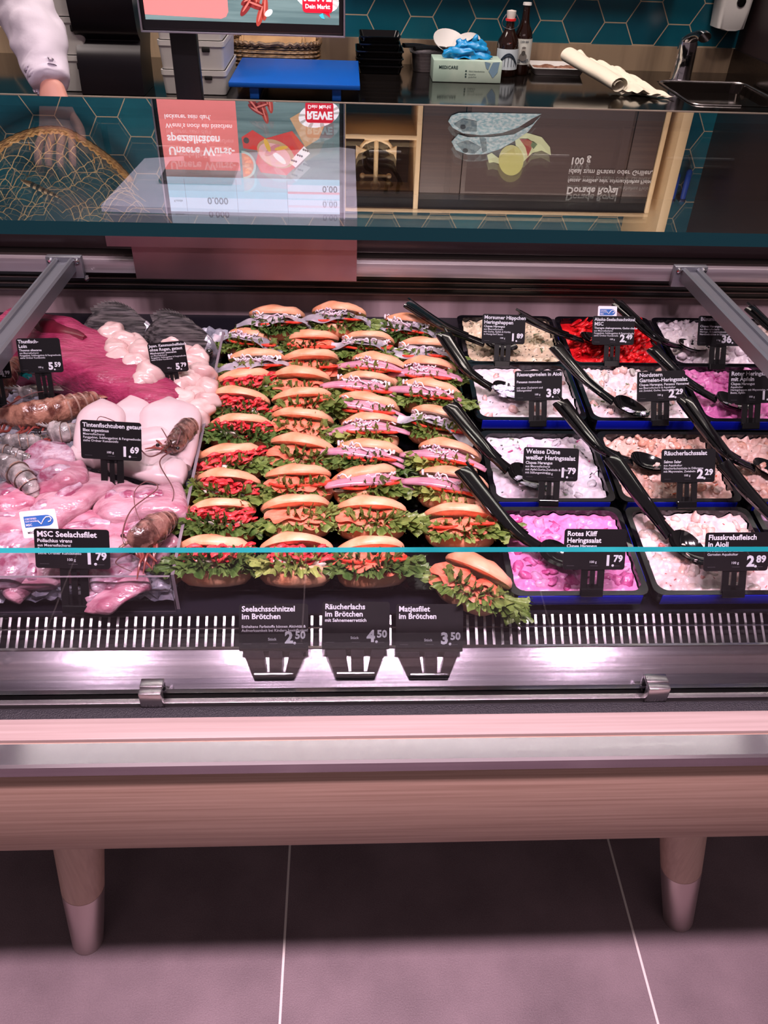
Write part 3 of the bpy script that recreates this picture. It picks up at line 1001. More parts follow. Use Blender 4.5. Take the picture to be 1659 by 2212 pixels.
# ------------------------------------------------------------------ filled bread rolls
crust = mat('golden_roll_crust', (234, 146, 106), 0.42, 0, (242, 186, 152), 26, bump=0.25, bscale=120, lo=0.35, hi=0.7, sss=0.05)
crumb = mat('pale_bread_crumb', (238, 212, 184), 0.8, 0, (222, 186, 152), 90, bump=0.6, bscale=220)
leaf_m = mat('curly_lettuce', (90, 114, 50), 0.34, 0, (142, 158, 88), 75, bump=0.3, bscale=220, lo=0.38, hi=0.7, sss=0.08)
leaf_d = mat('dark_curly_lettuce', (64, 92, 42), 0.34, 0, (110, 132, 70), 75, bump=0.3, bscale=220, lo=0.35, hi=0.7, sss=0.08)
leaf_y = mat('pale_curly_lettuce', (132, 150, 70), 0.4, 0, (172, 178, 104), 50, bump=0.3, bscale=220, lo=0.35, hi=0.7, sss=0.08)
salmon_m = mat('smoked_salmon', (240, 112, 84), 0.25, 0, (246, 142, 116), 30, (1, 1, 6), bump=0.2, bscale=150, sss=0.25)
tomato_m = mat('tomato_slice', (222, 54, 42), 0.2, 0, (236, 90, 66), 60, sss=0.2)
redfish = mat('red_fish_shreds', (214, 44, 54), 0.2, 0, (232, 84, 86), 50, sss=0.25, bump=0.3, bscale=300)
herring = mat('pink_herring', (214, 152, 168), 0.22, 0.1, (190, 128, 152), 24, (1, 1, 1), sss=0.2)
herring_s = mat('silver_herring_skin', (206, 196, 204), 0.2, 0.25, (166, 158, 170), 26, sss=0.1)
onion_m = mat('onion_slice', (246, 236, 238), 0.25, 0, (226, 190, 208), 40, sss=0.3)
cream_s = mat('white_remoulade', (240, 226, 212), 0.4, bump=0.4, bscale=300, sss=0.2)

BA, BB = 0.0445, 0.037      # half width, half depth


def bun_half(top, seed):
    rnd = random.Random(seed)
    b = MB()
    if top:
        prof = [(1.0, 0.000), (1.03, 0.004), (1.0, 0.010), (0.9, 0.016), (0.72, 0.0215), (0.45, 0.0255), (0.2, 0.027), (0.01, 0.0272)]
    else:
        prof = [(0.01, 0.0), (0.5, 0.0), (0.78, 0.002), (0.94, 0.007), (1.02, 0.013), (1.03, 0.018), (0.99, 0.022)]
    n = 36

    def pt(r, z, i):
        a = 2 * PI * i / n
        k = 1 + 0.10 * noise.noise(Vector((math.cos(a) * 1.3, math.sin(a) * 1.3, seed + z * 30)))
        return Vector((BA * r * k * math.cos(a), BB * r * k * math.sin(a), z * (1 + 0.22 * noise.noise(Vector((math.cos(a) * r * 2, math.sin(a) * r * 2, seed * 2.0))))))
    b.rings([[pt(r, z, i) for i in range(n)] for r, z in prof], crust, cap=False)
    r0, z0 = prof[0] if top else prof[-1]
    b.rings([[pt(r0 * s, z0 + (-0.001 if not top else 0.001) * (1 - s), i) for i in range(n)] for s in (1, 0.7, 0.3, 0.02)], crumb, cap=False)
    if not top:
        r0, z0 = prof[0]
        b.add([pt(r0, z0, i) for i in range(n)], [list(range(n))], crust)
    else:
        r0, z0 = prof[-1]
        b.add([pt(r0, z0, i) for i in range(n)], [list(range(n))], crust)
        for v in range(len(b.v)):       # crack along the crown
            p = b.v[v]
            if p.z > 0.012:
                p.z -= 0.0025 * math.exp(-((p.y - 0.004 * math.sin(p.x * 60 + seed)) / 0.004) ** 2)
    return b.mesh('bun_top' if top else 'bun_bottom', True, 0.9)


def lettuce_mesh(seed, m, wide=1.0, spans=((-1.9, 1.0), (-0.6, 2.0), (-1.4, 1.4)), droop=1.0):
    rnd = random.Random(seed)
    b = MB()
    for li, (a0, a1) in enumerate(spans):
        ph = [rnd.uniform(0, 6.3) for _ in range(8)]
        n = rnd.uniform(25, 33)
        base = (0.022, 0.026, 0.030)[li % 3]
        rise = (-0.006 * droop, 0.001, 0.008)[li % 3]
        ln0 = (0.025, 0.023, 0.014)[li % 3] * wide
        sd = seed * 3.0 + li * 7.7

        def fn(u, v, a0=a0, a1=a1, ph=ph, n=n, base=base, rise=rise, ln0=ln0, sd=sd):
            a = lerp(a0, a1, u)
            if li == 2:
                a *= 0.62
            e = min(1.0, min(u, 1 - u) * 8)
            q = v ** 1.25
            w = a + 0.22 * noise.noise(Vector((a * 2.2, sd, 4.0)))
            amp = 0.75 + 0.6 * noise.noise(Vector((a * 3.1, sd, 9.0)))
            ln = ln0 * (0.72 + 0.38 * abs(math.sin(a))) * (0.85 + 0.5 * noise.noise(Vector((a * 1.9, sd, 0.5)))) * (0.4 + 0.6 * e)
            aa = a + q * amp * (0.072 * math.cos(n * w + ph[0]) + 0.035 * math.sin(2.6 * n * w + ph[1]) + 0.012 * math.sin(6.1 * n * w))
            z = base + rise * v * v + q * amp * (0.0060 * math.sin(n * w + ph[0]) + 0.0038 * math.sin(2.3 * n * w + ph[2]) + 0.0022 * math.sin(5.3 * n * w + ph[3]))
            rad = q * (0.0040 * math.sin(1.7 * n * w + ph[4]) + 0.0022 * math.sin(4.4 * n * w + ph[5])) + (0.0016 * math.sin(9.3 * n * w) if v > 0.9 else 0)
            r = 0.80
            return Vector(((BA * r + ln * v + rad) * math.sin(aa), -(BB * r + ln * v + rad) * math.cos(aa), z))
        b.grid(fn, int(190 * (a1 - a0)), 9, m)
    return b.mesh('lettuce', True)


def red_mesh(seed):
    rnd = random.Random(seed)
    b = MB()
    for i in range(44):
        a = rnd.uniform(-1.25, 1.25)
        r = rnd.uniform(0.55, 1.12)
        x, y = BA * r * math.sin(a), -BB * r * math.cos(a)
        z = 0.033 + rnd.uniform(-0.001, 0.012) - (0.010 if r > 1 else 0)
        L = rnd.uniform(0.014, 0.032)
        w = rnd.uniform(0, 6.3)
        pts = [Vector((x + math.cos(w + 1.7 * t) * L * (t - .5), y + 0.5 * math.sin(w + 1.7 * t) * L * (t - .5), z + 0.004 * math.sin(4 * t + w))) for t in arr(lambda t: t, 7)]
        b.tube(pts, [0.0044 * k for k in (.5, .9, 1.1, 1, 1.1, .9, .4)], redfish, 7, flat=0.45, up=(rnd.uniform(-.7, .7), -.5, 1))
    return b.mesh('red_fish_filling', True)


def sheet_mesh(seed, m, a0=-1.25, a1=1.25, name='salmon_slices'):
    rnd = random.Random(seed)
    b = MB()
    for lay in range(3):
        p = [rnd.uniform(0, 6.3) for _ in range(4)]
        s0, s1 = a0 + rnd.uniform(0, .6) * (lay == 1), a1 - rnd.uniform(0, .6) * (lay == 2)

        def fn(u, v):
            a = lerp(s0, s1, u)
            r = 0.35 + v * (0.86 + 0.16 * math.sin(3 * a + p[0]) + 0.05 * math.sin(11 * a + p[3]))
            z = 0.031 + lay * 0.0034 + 0.0034 * math.sin(4 * a + p[1] + 2 * v) + 0.0010 * math.sin(11 * a + p[2]) - 0.012 * max(0, r - 0.95) * 3
            return Vector((BA * r * math.sin(a), -BB * r * math.cos(a), z))
        b.grid(fn, 60, 10, m)
    return b.mesh(name, True)


def tomato_mesh(seed):
    rnd = random.Random(seed)
    b = MB()
    for i in range(3):
        x = (-0.02, 0.004, 0.024)[i] + rnd.uniform(-.004, .004)
        T = Matrix.Translation((x, -0.025 + rnd.uniform(-.004, .003), 0.0275 + 0.002 * i)) @ Euler((rnd.uniform(-.1, .2), rnd.uniform(-.15, .15), 0)).to_matrix().to_4x4()
        b.lathe([(0.001, 0), (0.019, 0), (0.0205, 0.002), (0.019, 0.004), (0.001, 0.004)], tomato_m, T, 24)
    return b.mesh('tomato_slices', True, 0.8)


def herring_mesh(seed, wide):
    rnd = random.Random(seed)
    b = MB()
    for i in range(2):
        L = (0.062 if not wide else 0.060) - 0.012 * i
        x0 = rnd.uniform(-.006, .006) + (0.006 if i else -0.004)
        y0 = -0.030 + 0.009 * i
        zz = 0.0325 + 0.004 * i
        tl = rnd.uniform(-0.010, 0.004)
        pts = [Vector((x0 + L * s, y0 - 0.006 * math.cos(s * 1.5), zz + 0.005 * (1 - s * s) + tl * s - 0.006 * s * s)) for s in arr(lambda t: 2 * t - 1, 20)]
        if not wide:
            ws = [lerp(0.004, 0.0098, math.sin(PI * min(1, (k / 19) * 1.25 + 0.05)) ** 0.7 if k < 18 else .1) for k in range(20)]
            b.loft(pts, ws, [w * 0.55 for w in ws], herring if i == 0 else herring, 12, up=(0, -0.55, 1))
        else:
            p = [rnd.uniform(0, 6.3) for _ in range(3)]

            def fn(u, v, pts=pts, p=p):
                k = min(19, int(u * 19))
                q = pts[k] if k > 18 else pts[k].lerp(pts[k + 1], u * 19 - k)
                w = 0.022 * (0.55 + 0.45 * math.sin(PI * u)) 
                return q + Vector((0, -w * (v - .5) - 0.004, (v - .5) * -0.008 + 0.004 * math.sin(7 * u + p[0] + v) * (v + .2) + 0.002 * math.sin(17 * u + p[1])))
            b.grid(fn, 44, 8, herring_s)
    return b.mesh('herring_fillet', True)


def onion_mesh(seed, n=18):
    rnd = random.Random(seed)
    b = MB()
    for i in range(n):
        r = rnd.uniform(0.010, 0.020)
        a0, a1 = rnd.uniform(0, 6.3), rnd.uniform(1.2, 2.9)
        cx, cy = rnd.uniform(-.03, .03), rnd.uniform(-.034, -.010)
        t = Euler((rnd.uniform(-.5, .3), rnd.uniform(-.3, .3), 0)).to_matrix()
        pts = [t @ Vector((r * math.cos(a0 + a1 * s), r * 0.6 * math.sin(a0 + a1 * s), 0)) + Vector((cx, cy, 0.043 + rnd.uniform(-.003, .004))) for s in arr(lambda t: t, 12)]
        b.tube(pts, [0.0020] * 12, onion_m, 6, flat=0.6, up=(0, 0, 1))
    return b.mesh('onion_rings', True)


def cream_mesh(seed):
    b = MB()
    rnd = random.Random(seed)
    for i in range(5):
        b.blob((rnd.uniform(-.03, .03), -0.030 + rnd.uniform(-.004, .006), 0.026), (rnd.uniform(.005, .010), .006, .005), cream_s, .5, 4, i + seed, 10, 7)
    return b.mesh('remoulade', True)


BT = [bun_half(True, s) for s in (1, 2, 3)]
BO = [bun_half(False, s) for s in (4, 5, 6)]
LT = [lettuce_mesh(11, leaf_m), lettuce_mesh(12, leaf_d, 1.05, ((-2.0, 1.6), (-1.0, 1.9), (-1.6, 0.6))), lettuce_mesh(13, leaf_m, 1.1, ((-0.9, 2.2), (-0.2, 2.1), (-1.2, 1.0))),
      lettuce_mesh(14, leaf_y, 0.9, ((-1.5, 0.6), (-1.7, 0.2), (-0.8, 0.9))), lettuce_mesh(15, leaf_m, 1.05, ((-2.2, 0.7), (-1.9, 0.2), (-0.9, 1.2))),
      lettuce_mesh(16, leaf_d, 1.15, ((-2.1, 2.0), (-2.0, 1.8), (-1.7, 1.7))), lettuce_mesh(17, leaf_m, 1.3, ((-1.6, 2.4), (-0.3, 2.4), (-1.0, 1.9)), 1.2)]
RD = [red_mesh(s) for s in (21, 22, 23)]
SM = [sheet_mesh(s, salmon_m) for s in (31, 32, 33)]
TM = [tomato_mesh(s) for s in (41, 42)]
HR = [herring_mesh(s, False) for s in (51, 52, 53)]
HW = [herring_mesh(s, True) for s in (54, 55)]
ON = [onion_mesh(s) for s in (61, 62, 63)]
CR = [cream_mesh(s) for s in (71, 72)]
DESC = {'R': 'red fish roll', 'S': 'smoked salmon roll', 'M': 'pink herring roll with onion', 'W': 'silvery herring roll', 'T': 'salmon and tomato roll'}
ORD = ['frontmost', 'second from the front', 'third from the front', 'fourth from the front', 'fifth from the front', 'sixth from the front', 'seventh from the front', 'eighth from the front', 'ninth from the front', 'tenth from the front', 'eleventh from the front']
ROLLS = [
    ('left column of rolls', [(600, 700, 'W', 1, -4, 26, .02), (546, 748, 'W', 0, 8, 30, 0), (556, 795, 'W', 3, -6, 34, 0), (528, 838, 'R', 0, -5, 36, 0), (517, 885, 'R', 1, 4, 36, 0), (520, 938, 'R', 5, 2, 32, 0),
                     (500, 1003, 'R', 2, -8, 26, 0), (492, 1062, 'R', 0, 5, 28, 0), (478, 1128, 'R', 1, 4, 25, 0), (468, 1215, 'R', 5, 0, 20, 0)]),
    ('second column from the left', [(732, 695, 'W', 2, 4, 24, .02), (672, 752, 'S', 1, 3, 32, 0), (672, 798, 'T', 4, -4, 34, 0), (650, 838, 'S', 2, 5, 36, 0), (655, 880, 'S', 6, -8, 36, 0), (652, 925, 'S', 0, 8, 33, 0),
                                    (652, 985, 'S', 6, 6, 30, 0), (645, 1048, 'T', 4, -4, 28, 0), (642, 1118, 'S', 6, -8, 25, 0), (640, 1218, 'R', 3, 0, 18, 0)]),
    ('third column from the left', [(885, 718, 'W', 5, 18, 24, 0), (795, 758, 'W', 2, 8, 30, 0), (818, 805, 'M', 3, 12, 34, 0), (790, 848, 'M', 0, 6, 36, 0), (797, 892, 'M', 4, 8, 36, 0), (800, 938, 'M', 3, 6, 30, 0),
                                   (797, 995, 'M', 1, 10, 30, 0), (792, 1050, 'M', 2, -6, 30, 0), (802, 1122, 'S', 6, 4, 24, 0), (800, 1218, 'T', 5, 0, 18, 0)]),
    ('right column of rolls', [(918, 770, 'W', 2, 14, 28, 0), (925, 815, 'M', 0, 14, 32, 0), (930, 862, 'M', 0, 16, 34, 0), (950, 928, 'W', 4, 20, 28, 0), (968, 1000, 'M', 3, 18, 28, 0), (978, 1062, 'M', 3, 12, 28, 0),
                     (995, 1140, 'T', 2, 4, 22, 0), (1022, 1262, 'S', 6, 38, 14, 0)]),
]
k = 0
for cname, lst in ROLLS:
    for i, (px, py, kind, lf, yaw, tl, lift) in enumerate(lst):
        k += 1
        rnd = random.Random(k)
        P = PD(px, py - 8, 0.032 + lift)
        va = math.degrees(math.atan2(H - P.z, P.y))
        tl = va - 5 + rnd.uniform(-4, 3) if abs(yaw) < 30 else 30
        Rm = Matrix.Rotation(math.radians(-yaw), 3, 'Z') @ Matrix.Rotation(math.radians(-tl), 3, 'X') @ Matrix.Rotation(rnd.uniform(-.06, .06), 3, 'Y')
        loc = P + Rm @ Vector((0, 0, -0.028))
        sc_ = rnd.uniform(0.98, 1.08)
        o = thing('filled_roll', '%s, %s in the %s' % (DESC[kind], ORD[len(lst) - 1 - i], cname), 'filled roll', loc, Rm, 'filled bread rolls')
        if i < len(lst) - 1:
            o.scale = (1, 1, .92)
        bb_ = link('bun_bottom', BO[k % 3], o)
        bb_.scale = (sc_, sc_, sc_ * 1.22)
        bb_.location = (0, -.002, -.0055)
        t = link('bun_top', BT[k % 3], o)
        t.scale = (sc_, sc_ * .95, sc_ * .72)
        op = math.radians(rnd.uniform(19, 26))
        t.rotation_euler = (-op, rnd.uniform(-.08, .08), 0)
        t.location = (0, 0.006, 0.026 + 0.034 * math.sin(op) * 0.75)
        l = link('lettuce', LT[lf], o, {1: 'dark green curly lettuce', 5: 'dark green curly lettuce', 3: 'pale yellow-green curly lettuce'}.get(lf, 'fresh green curly lettuce'))
        l.rotation_euler = (0, 0, rnd.uniform(-.3, .3))
        ls = rnd.uniform(1.06, 1.24)
        l.scale = (ls, ls, 1.0)
        if kind == 'R':
            link('red_fish_filling', RD[k % 3], o)
            link('remoulade', CR[k % 2], o)
        elif kind in 'ST':
            link('salmon_slices', SM[k % 3], o)
            if kind == 'T' or k % 3 == 0:
                link('tomato_slices', TM[k % 2], o)
        elif kind == 'M':
            link('herring_fillet', HR[k % 3], o)
            link('tomato_slices', TM[k % 2], o)
            link('onion_rings', ON[k % 3], o)
        else:
            link('herring_fillet', HW[k % 2], o, 'silver-skinned herring fillet')
            link('onion_rings', ON[k % 3], o)
            link('tomato_slices', TM[k % 2], o)

# black trays under the rolls
for nm, xa, xb, ya, yb in (('front', 395, 860, 1290, 1000), ('right', 868, 1092, 1290, 1000)):
    p0, p1 = PD(xa, ya), PD(xb, ya)
    o_x, w = (p0.x + p1.x) / 2, (p1.x - p0.x)
    d = 0.62
    T = frame_at(o_x, p0.y + d / 2)
    b = MB()

    def rr(w_, d_, z):
        return [(x, y, z) for x, y in rrect(w_, d_, 0.012, 5)]
    b.rings([rr(w - .012, d - .012, .0005), rr(w, d, .010), rr(w - .004, d - .004, .0105), rr(w - .016, d - .016, .003)], dish_blk)
    o = b.build('serving_tray', None, True, 0.5)
    o.matrix_world = T
    tag(o, 'flat black tray under the %s' % ('left three columns of rolls' if nm == 'front' else 'right column of rolls'), 'tray', 'black trays under the rolls')

# ------------------------------------------------------------------ acrylic dividers
b = MB()
p0, p1 = PD(368, 1243, 0.058), PD(482, 735, 0.055)
xa = (p0.x + p1.x) / 2
b.add([(xa - .002, .703, deck(.703)), (xa + .002, .703, deck(.703)), (xa + .002, 1.25, deck(1.25)), (xa - .002, 1.25, deck(1.25)),
       (xa - .002, .703, deck(.703) + .058), (xa + .002, .703, deck(.703) + .058), (xa + .002, 1.25, deck(1.25) + .056), (xa - .002, 1.25, deck(1.25) + .056)],
      [(1, 2, 6, 5), (3, 0, 4, 7)], acrylic)
b.add([(xa - .002, .703, deck(.703)), (xa + .002, .703, deck(.703)), (xa + .002, 1.25, deck(1.25)), (xa - .002, 1.25, deck(1.25)),
       (xa - .002, .703, deck(.703) + .058), (xa + .002, .703, deck(.703) + .058), (xa + .002, 1.25, deck(1.25) + .056), (xa - .002, 1.25, deck(1.25) + .056)],
      [(4, 5, 6, 7), (0, 1, 5, 4), (2, 3, 7, 6)], acr_edge)
tag(b.build('acrylic_divider', None, False), 'upright acrylic divider between the fish on ice and the rolls', 'divider')
b = MB()
zf = PY(180, 1244, .702).z
pane(b, (XL, .6995, deck(.70)), (xa - .003, .7025, zf), acrylic, acr_edge, 1)
tag(b.build('acrylic_ice_guard', None, False), 'low acrylic strip holding back the ice in front of the fillets', 'guard')

# ------------------------------------------------------------------ fish on ice
ice_m = mat('crushed_ice', (170, 168, 178), 0.12, 0, (128, 128, 140), 40, bump=0.5, bscale=110, sss=0.3)
fillet_m = mat('pink_fish_fillet', (154, 84, 106), 0.16, 0, (190, 142, 156), 30, (1, 2.4, 2.4), sss=0.15, bump=0.4, bscale=80, lo=0.35, hi=0.65)
fillet_w = mat('pale_fish_fillet', (184, 146, 156), 0.16, 0, (154, 94, 112), 28, (1, 2.4, 2.4), sss=0.15, bump=0.4, bscale=80, lo=0.4, hi=0.7)
skin_m = mat('silvery_fillet_skin', (182, 158, 172), 0.12, 0.1, (142, 72, 98), 50, (1, 1, 3), sss=0.2, bump=0.35, bscale=110, lo=0.42, hi=0.62)
squid_m = mat('white_squid', (204, 182, 184), 0.25, 0, (196, 168, 172), 12, sss=0.05, bump=0.06, bscale=60)
scal_m = mat('scallop_meat', (206, 178, 174), 0.18, 0, (196, 156, 154), 18, sss=0.05, bump=0.08, bscale=90)
tuna_m = mat('raw_tuna', (160, 54, 92), 0.3, 0, (126, 30, 64), 26, (1.2, 4, 4), bump=0.6, bscale=60, sss=0.12, lo=0.35, hi=0.7)
tuna_d = mat('dark_tuna_muscle', (100, 22, 40), 0.3, 0, (78, 14, 30), 20)
prawn_m = mat('brown_prawn_shell', (64, 40, 36), 0.2, 0, (140, 102, 92), 55, (1, 1, 1), sss=0.05, bump=0.5, bscale=160, coat=0.4)
prawn_r = mat('reddish_prawn_shell', (86, 46, 38), 0.2, 0, (160, 112, 94), 55, sss=0.05, bump=0.5, bscale=160, coat=0.4)
prawn_g = mat('grey_prawn_shell', (98, 92, 92), 0.2, 0, (172, 162, 160), 55, sss=0.1, bump=0.5, bscale=160, coat=0.3)
prawn_e = mat('pale_shell_edge', (150, 118, 106), 0.25, coat=0.3)
prawn_l = mat('red_brown_prawn_legs', (128, 58, 52), 0.3)
feeler = mat('prawn_feeler', (96, 58, 58), 0.4)
dor_m = mat('dark_silver_fish_scales', (34, 30, 34), 0.24, 0.3, (104, 96, 98), 30, (.5, 8, 9), bump=0.5, bscale=240, lo=0.4, hi=0.66)
dor_s = mat('silver_fish_head', (196, 192, 204), 0.15, 0.7, (92, 88, 98), 30, bump=0.4, bscale=100)
eye_m = mat('fish_eye', (14, 12, 14), 0.05, coat=1.0)
teal_f = mat('teal_plastic_foil', (12, 104, 104), 0.12, coat=0.5, bump=0.5, bscale=80)

rnd = random.Random(77)
b = MB()


def ice_h(x, y):
    return 0.012 + 0.012 * abs(noise.noise(Vector((x * 38, y * 38, 0)))) + 0.009 * noise.noise(Vector((x * 110, y * 110, 3)))


x0i, x1i = -0.92, xa - 0.004
b.grid(lambda u, v: (lerp(x0i, x1i, u), lerp(0.705, 1.33, v), deck(lerp(0.705, 1.33, v)) + ice_h(lerp(x0i, x1i, u), lerp(0.705, 1.33, v))), 150, 120, ice_m)
for i in range(320):
    x, y = rnd.uniform(x0i + .01, x1i - .012), (rnd.uniform(0.712, 0.78) if i < 190 else rnd.uniform(0.71, 1.3))
    s = rnd.uniform(.006, .014)
    b.blob((x, y, deck(y) + 0.018), (s, s * .8, s * .7), ice_m, 0.8, 4, i, 8, 6)
tag(b.build('crushed_ice', None, True, 0.5), 'bed of crushed ice under the fish left of the acrylic divider', 'ice', None, 'stuff')


def at(px, h):
    return PD(px[0], px[1], h)


def rel(pts):
    o = sum(pts, Vector()) / len(pts)
    o = Vector((o.x, o.y, min(p.z for p in pts) - 0.012))
    return o, [p - o for p in pts]


def fillet(px, hs, w, th, label, m=fillet_m, seed=0, belt=True, curl=0.0):
    P = [at(p, h) for p, h in zip(px, hs)]
    o, L = rel(P)
    path = smooth_path(L, 26)
    ws, th_ = [], []
    for i in range(26):
        t = i / 25
        e = min(1, (t / 0.22)) ** 0.6 * min(1, ((1 - t) / 0.10)) ** 0.5
        ws.append(max(0.002, w * (0.35 + 0.65 * e) * (1 - 0.12 * math.sin(5 * t + seed))) if 0 < i < 25 else w * 0.25)
        th_.append(max(0.0015, th * 0.8 * (0.3 + 0.7 * e)))
    b = MB()
    b.loft(path, ws, th_, m, 26, pw=3.0, wob=0.009, wfreq=36, seed=seed)
    ob = b.build('fish_fillet', None, True, 1.2)
    ob.location = o
    tag(ob, label, 'fish fillet', 'pink fish fillets')
    if belt:
        b = MB()
        k0 = 5
        b.loft([p + Vector((0, 0, 0.0012)) for p in path[k0:k0 + 14]], [x * 0.32 for x in ws[k0:k0 + 14]], [x * 1.04 for x in th_[k0:k0 + 14]], skin_m, 18, pw=2.2, wob=0.005, wfreq=60, seed=seed + 3)
        b.build('skin_sheen', ob, True, 1.2, 'shiny silvery skin membrane')
    return ob


FIL = [
    (((60, 985), (105, 990), (158, 985)), (.060, .066, .06), .030, .016, 'pink fillet with shiny stripe behind the curled fillet, left', skin_m),
    (((88, 1062), (120, 1030), (190, 1025)), (.05, .07, .062), .030, .017, 'curled pink fillet standing up at the left', fillet_m),
    (((-20, 1098), (30, 1075), (78, 1068)), (.056, .06, .05), .030, .016, 'smooth pink fillet left of the curled one', fillet_m),
    (((52, 1125), (130, 1090), (220, 1030)), (.05, .060, .056), .036, .017, 'long pink fillet with silvery sheen left of the feeler loop', fillet_w),
    (((215, 1092), (300, 1085), (402, 1080)), (.048, .060, .05), .040, .018, 'broad pink fillet lying under the thin prawn feeler', fillet_w),
    (((-25, 1125), (10, 1128), (70, 1130)), (.05, .052, .05), .026, .016, 'pale pink fillet behind the white eco card', fillet_w),
    (((-30, 1178), (5, 1172), (50, 1150)), (.045, .05, .045), .028, .015, 'silvery pink fillet at the left edge beside the front card', skin_m),
    (((130, 1160), (200, 1145), (285, 1145)), (.044, .050, .046), .030, .016, 'pink fillet behind the front left price card', fillet_m),
    (((215, 1180), (280, 1160), (345, 1120)), (.040, .048, .044), .030, .016, 'slanting pink fillet behind the large front prawn', fillet_w),
    (((-25, 1240), (15, 1222), (52, 1190)), (.036, .042, .04), .030, .015, 'white streaked fillet in the left corner below the front glass edge', skin_m),
    (((75, 1275), (80, 1225), (95, 1180)), (.028, .04, .04), .030, .015, 'upright pale fillet left of the front card stand', fillet_w),
    (((110, 1262), (125, 1225), (150, 1190)), (.028, .036, .036), .028, .015, 'pink fillet directly behind the front card stand', fillet_m),
    (((200, 1262), (235, 1235), (275, 1200)), (.028, .038, .036), .026, .014, 'fillet with white streaks right of the front card stand', skin_m),
    (((175, 1308), (235, 1275), (310, 1235)), (.018, .030, .034), .030, .010, 'frontmost pink fillet pointing down onto the ice', fillet_m),
    (((5, 1285), (30, 1262), (60, 1245)), (.018, .024, .024), .026, .014, 'fillet on the ice in the front left corner', fillet_m),
    (((280, 1225), (330, 1190), (372, 1160)), (.028, .036, .036), .024, .013, 'pale fillet under the large front prawn', fillet_w),
]
for i, (px, hs, w, th, lb, m) in enumerate(FIL):
    fillet(px, hs, w, th, lb, m, i + 1, belt=(m is not skin_m))

# squid tubes: blunt pointed mantles, flat white cones
SQ = [
    (((222, 868), (220, 905), (212, 985)), (.084, .080, .065), .034, 'left white squid tube with rounded tip', 0),
    (((288, 858), (290, 900), (282, 1000)), (.070, .066, .050), .030, 'middle white squid tube with pointed tip behind the card', 1),
    (((366, 862), (368, 905), (352, 1010)), (.074, .072, .055), .043, 'broad white squid tube beside the acrylic divider', 2),
    (((392, 945), (340, 945), (262, 960)), (.068, .068, .055), .028, 'white squid tube lying across, tip towards the small prawn', 3),
    (((396, 1045), (345, 1012), (268, 985)), (.056, .058, .05), .034, 'lowest white squid tube above the broad fillet', 4),
    (((165, 1000), (190, 985), (262, 978)), (.060, .060, .05), .028, 'white squid tube end peeping out left of the card stand', 5),
]
for px, hs, w, lb, sd in SQ:
    P = [at(p, h) for p, h in zip(px, hs)]
    o, L = rel(P)
    path = smooth_path(L, 24)
    prof = [0.02, .14, .25, .37, .48, .58, .67, .75, .82, .87, .91, .94, .96, .98, .99, 1, 1, 1, 1, 1, .99, .98, .96, .9]
    if sd in (0, 1, 2):
        prof = [0.05, .16, .24, .33, .44, .56, .68, .79, .88, .94, .98, 1, 1, 1, 1, 1, 1, 1, .99, .98, .96, .94, .92, .9]
    b = MB()
    b.loft(path, [w * k for k in prof], [0.016 * (0.4 + 0.6 * k) if i else .001 for i, k in enumerate(prof)], squid_m, 26, pw=2.3, wob=0.004, wfreq=22, seed=sd)
    ob = b.build('squid_tube', None, True, 1.3)
    ob.location = o
    tag(ob, lb, 'squid', 'white squid tubes')

# scallops
SCP = [(262, 738), (240, 722), (285, 752), (262, 778), (296, 790), (300, 765), (325, 808), (250, 760), (395, 770), (418, 790), (428, 770), (372, 745), (360, 842), (388, 838), (415, 825), (440, 808), (420, 858), (392, 866), (446, 842),
       (405, 885), (436, 884), (410, 808), (372, 820), (340, 830), (310, 822), (352, 868), (428, 905), (450, 868)]
g = 'round pinkish white scallop in the heap between the red tuna and the divider'
for i, (x, y) in enumerate(SCP):
    q = random.Random(i)
    b = MB()
    b.blob((0, 0, 0), (q.uniform(.022, .027), q.uniform(.021, .024), .018) if i < 10 else (q.uniform(.018, .023), q.uniform(.017, .021), .016), scal_m, 0.35, 2.4, i * 2.3, 22, 14)
    ob = b.build('scallop', None, True, None)
    p = PD(x, y, (.078 if x < 330 else .056) + q.uniform(-.004, .006))
    ob.location = p
    ob.rotation_euler = (q.uniform(-.5, .5), q.uniform(-.5, .5), q.uniform(0, 6))
    tag(ob, g, 'scallop', 'scallops heaped beside the tuna')

# tuna loin
P = [PD(10, 752, .050), PD(112, 758, .056), PD(222, 806, .054), PD(312, 858, .048), PD(370, 903, .044)]
o, L = rel(P)
path = smooth_path(L, 40)
b = MB()
ws = [lerp(.076, .040, (i / 39) ** 1.1) if 0 < i < 39 else (.078 if i == 0 else .028) for i in range(40)]
hs = [lerp(.047, .032, i / 39) for i in range(40)]
b.loft(path, ws, hs, tuna_m, 40, pw=3.0, wob=0.007, wfreq=24, seed=5)
tu = b.build('tuna_loin', None, True, 1.3)
tu.location = o
tag(tu, 'large dark red raw tuna loin lying diagonally on ice at the rear left', 'tuna')
b = MB()
ii = range(6, 17)
b.loft([path[i] + Vector((0.004, 0.008, .004)) for i in ii], [ws[i] * .5 * math.sin(PI * (k + .6) / 11.2) + .002 for k, i in enumerate(ii)], [hs[i] for i in ii], tuna_d, 20, pw=2.4, wob=.006, wfreq=30)
b.build('dark_muscle', tu, True, 1.3, 'darker red patch of muscle')


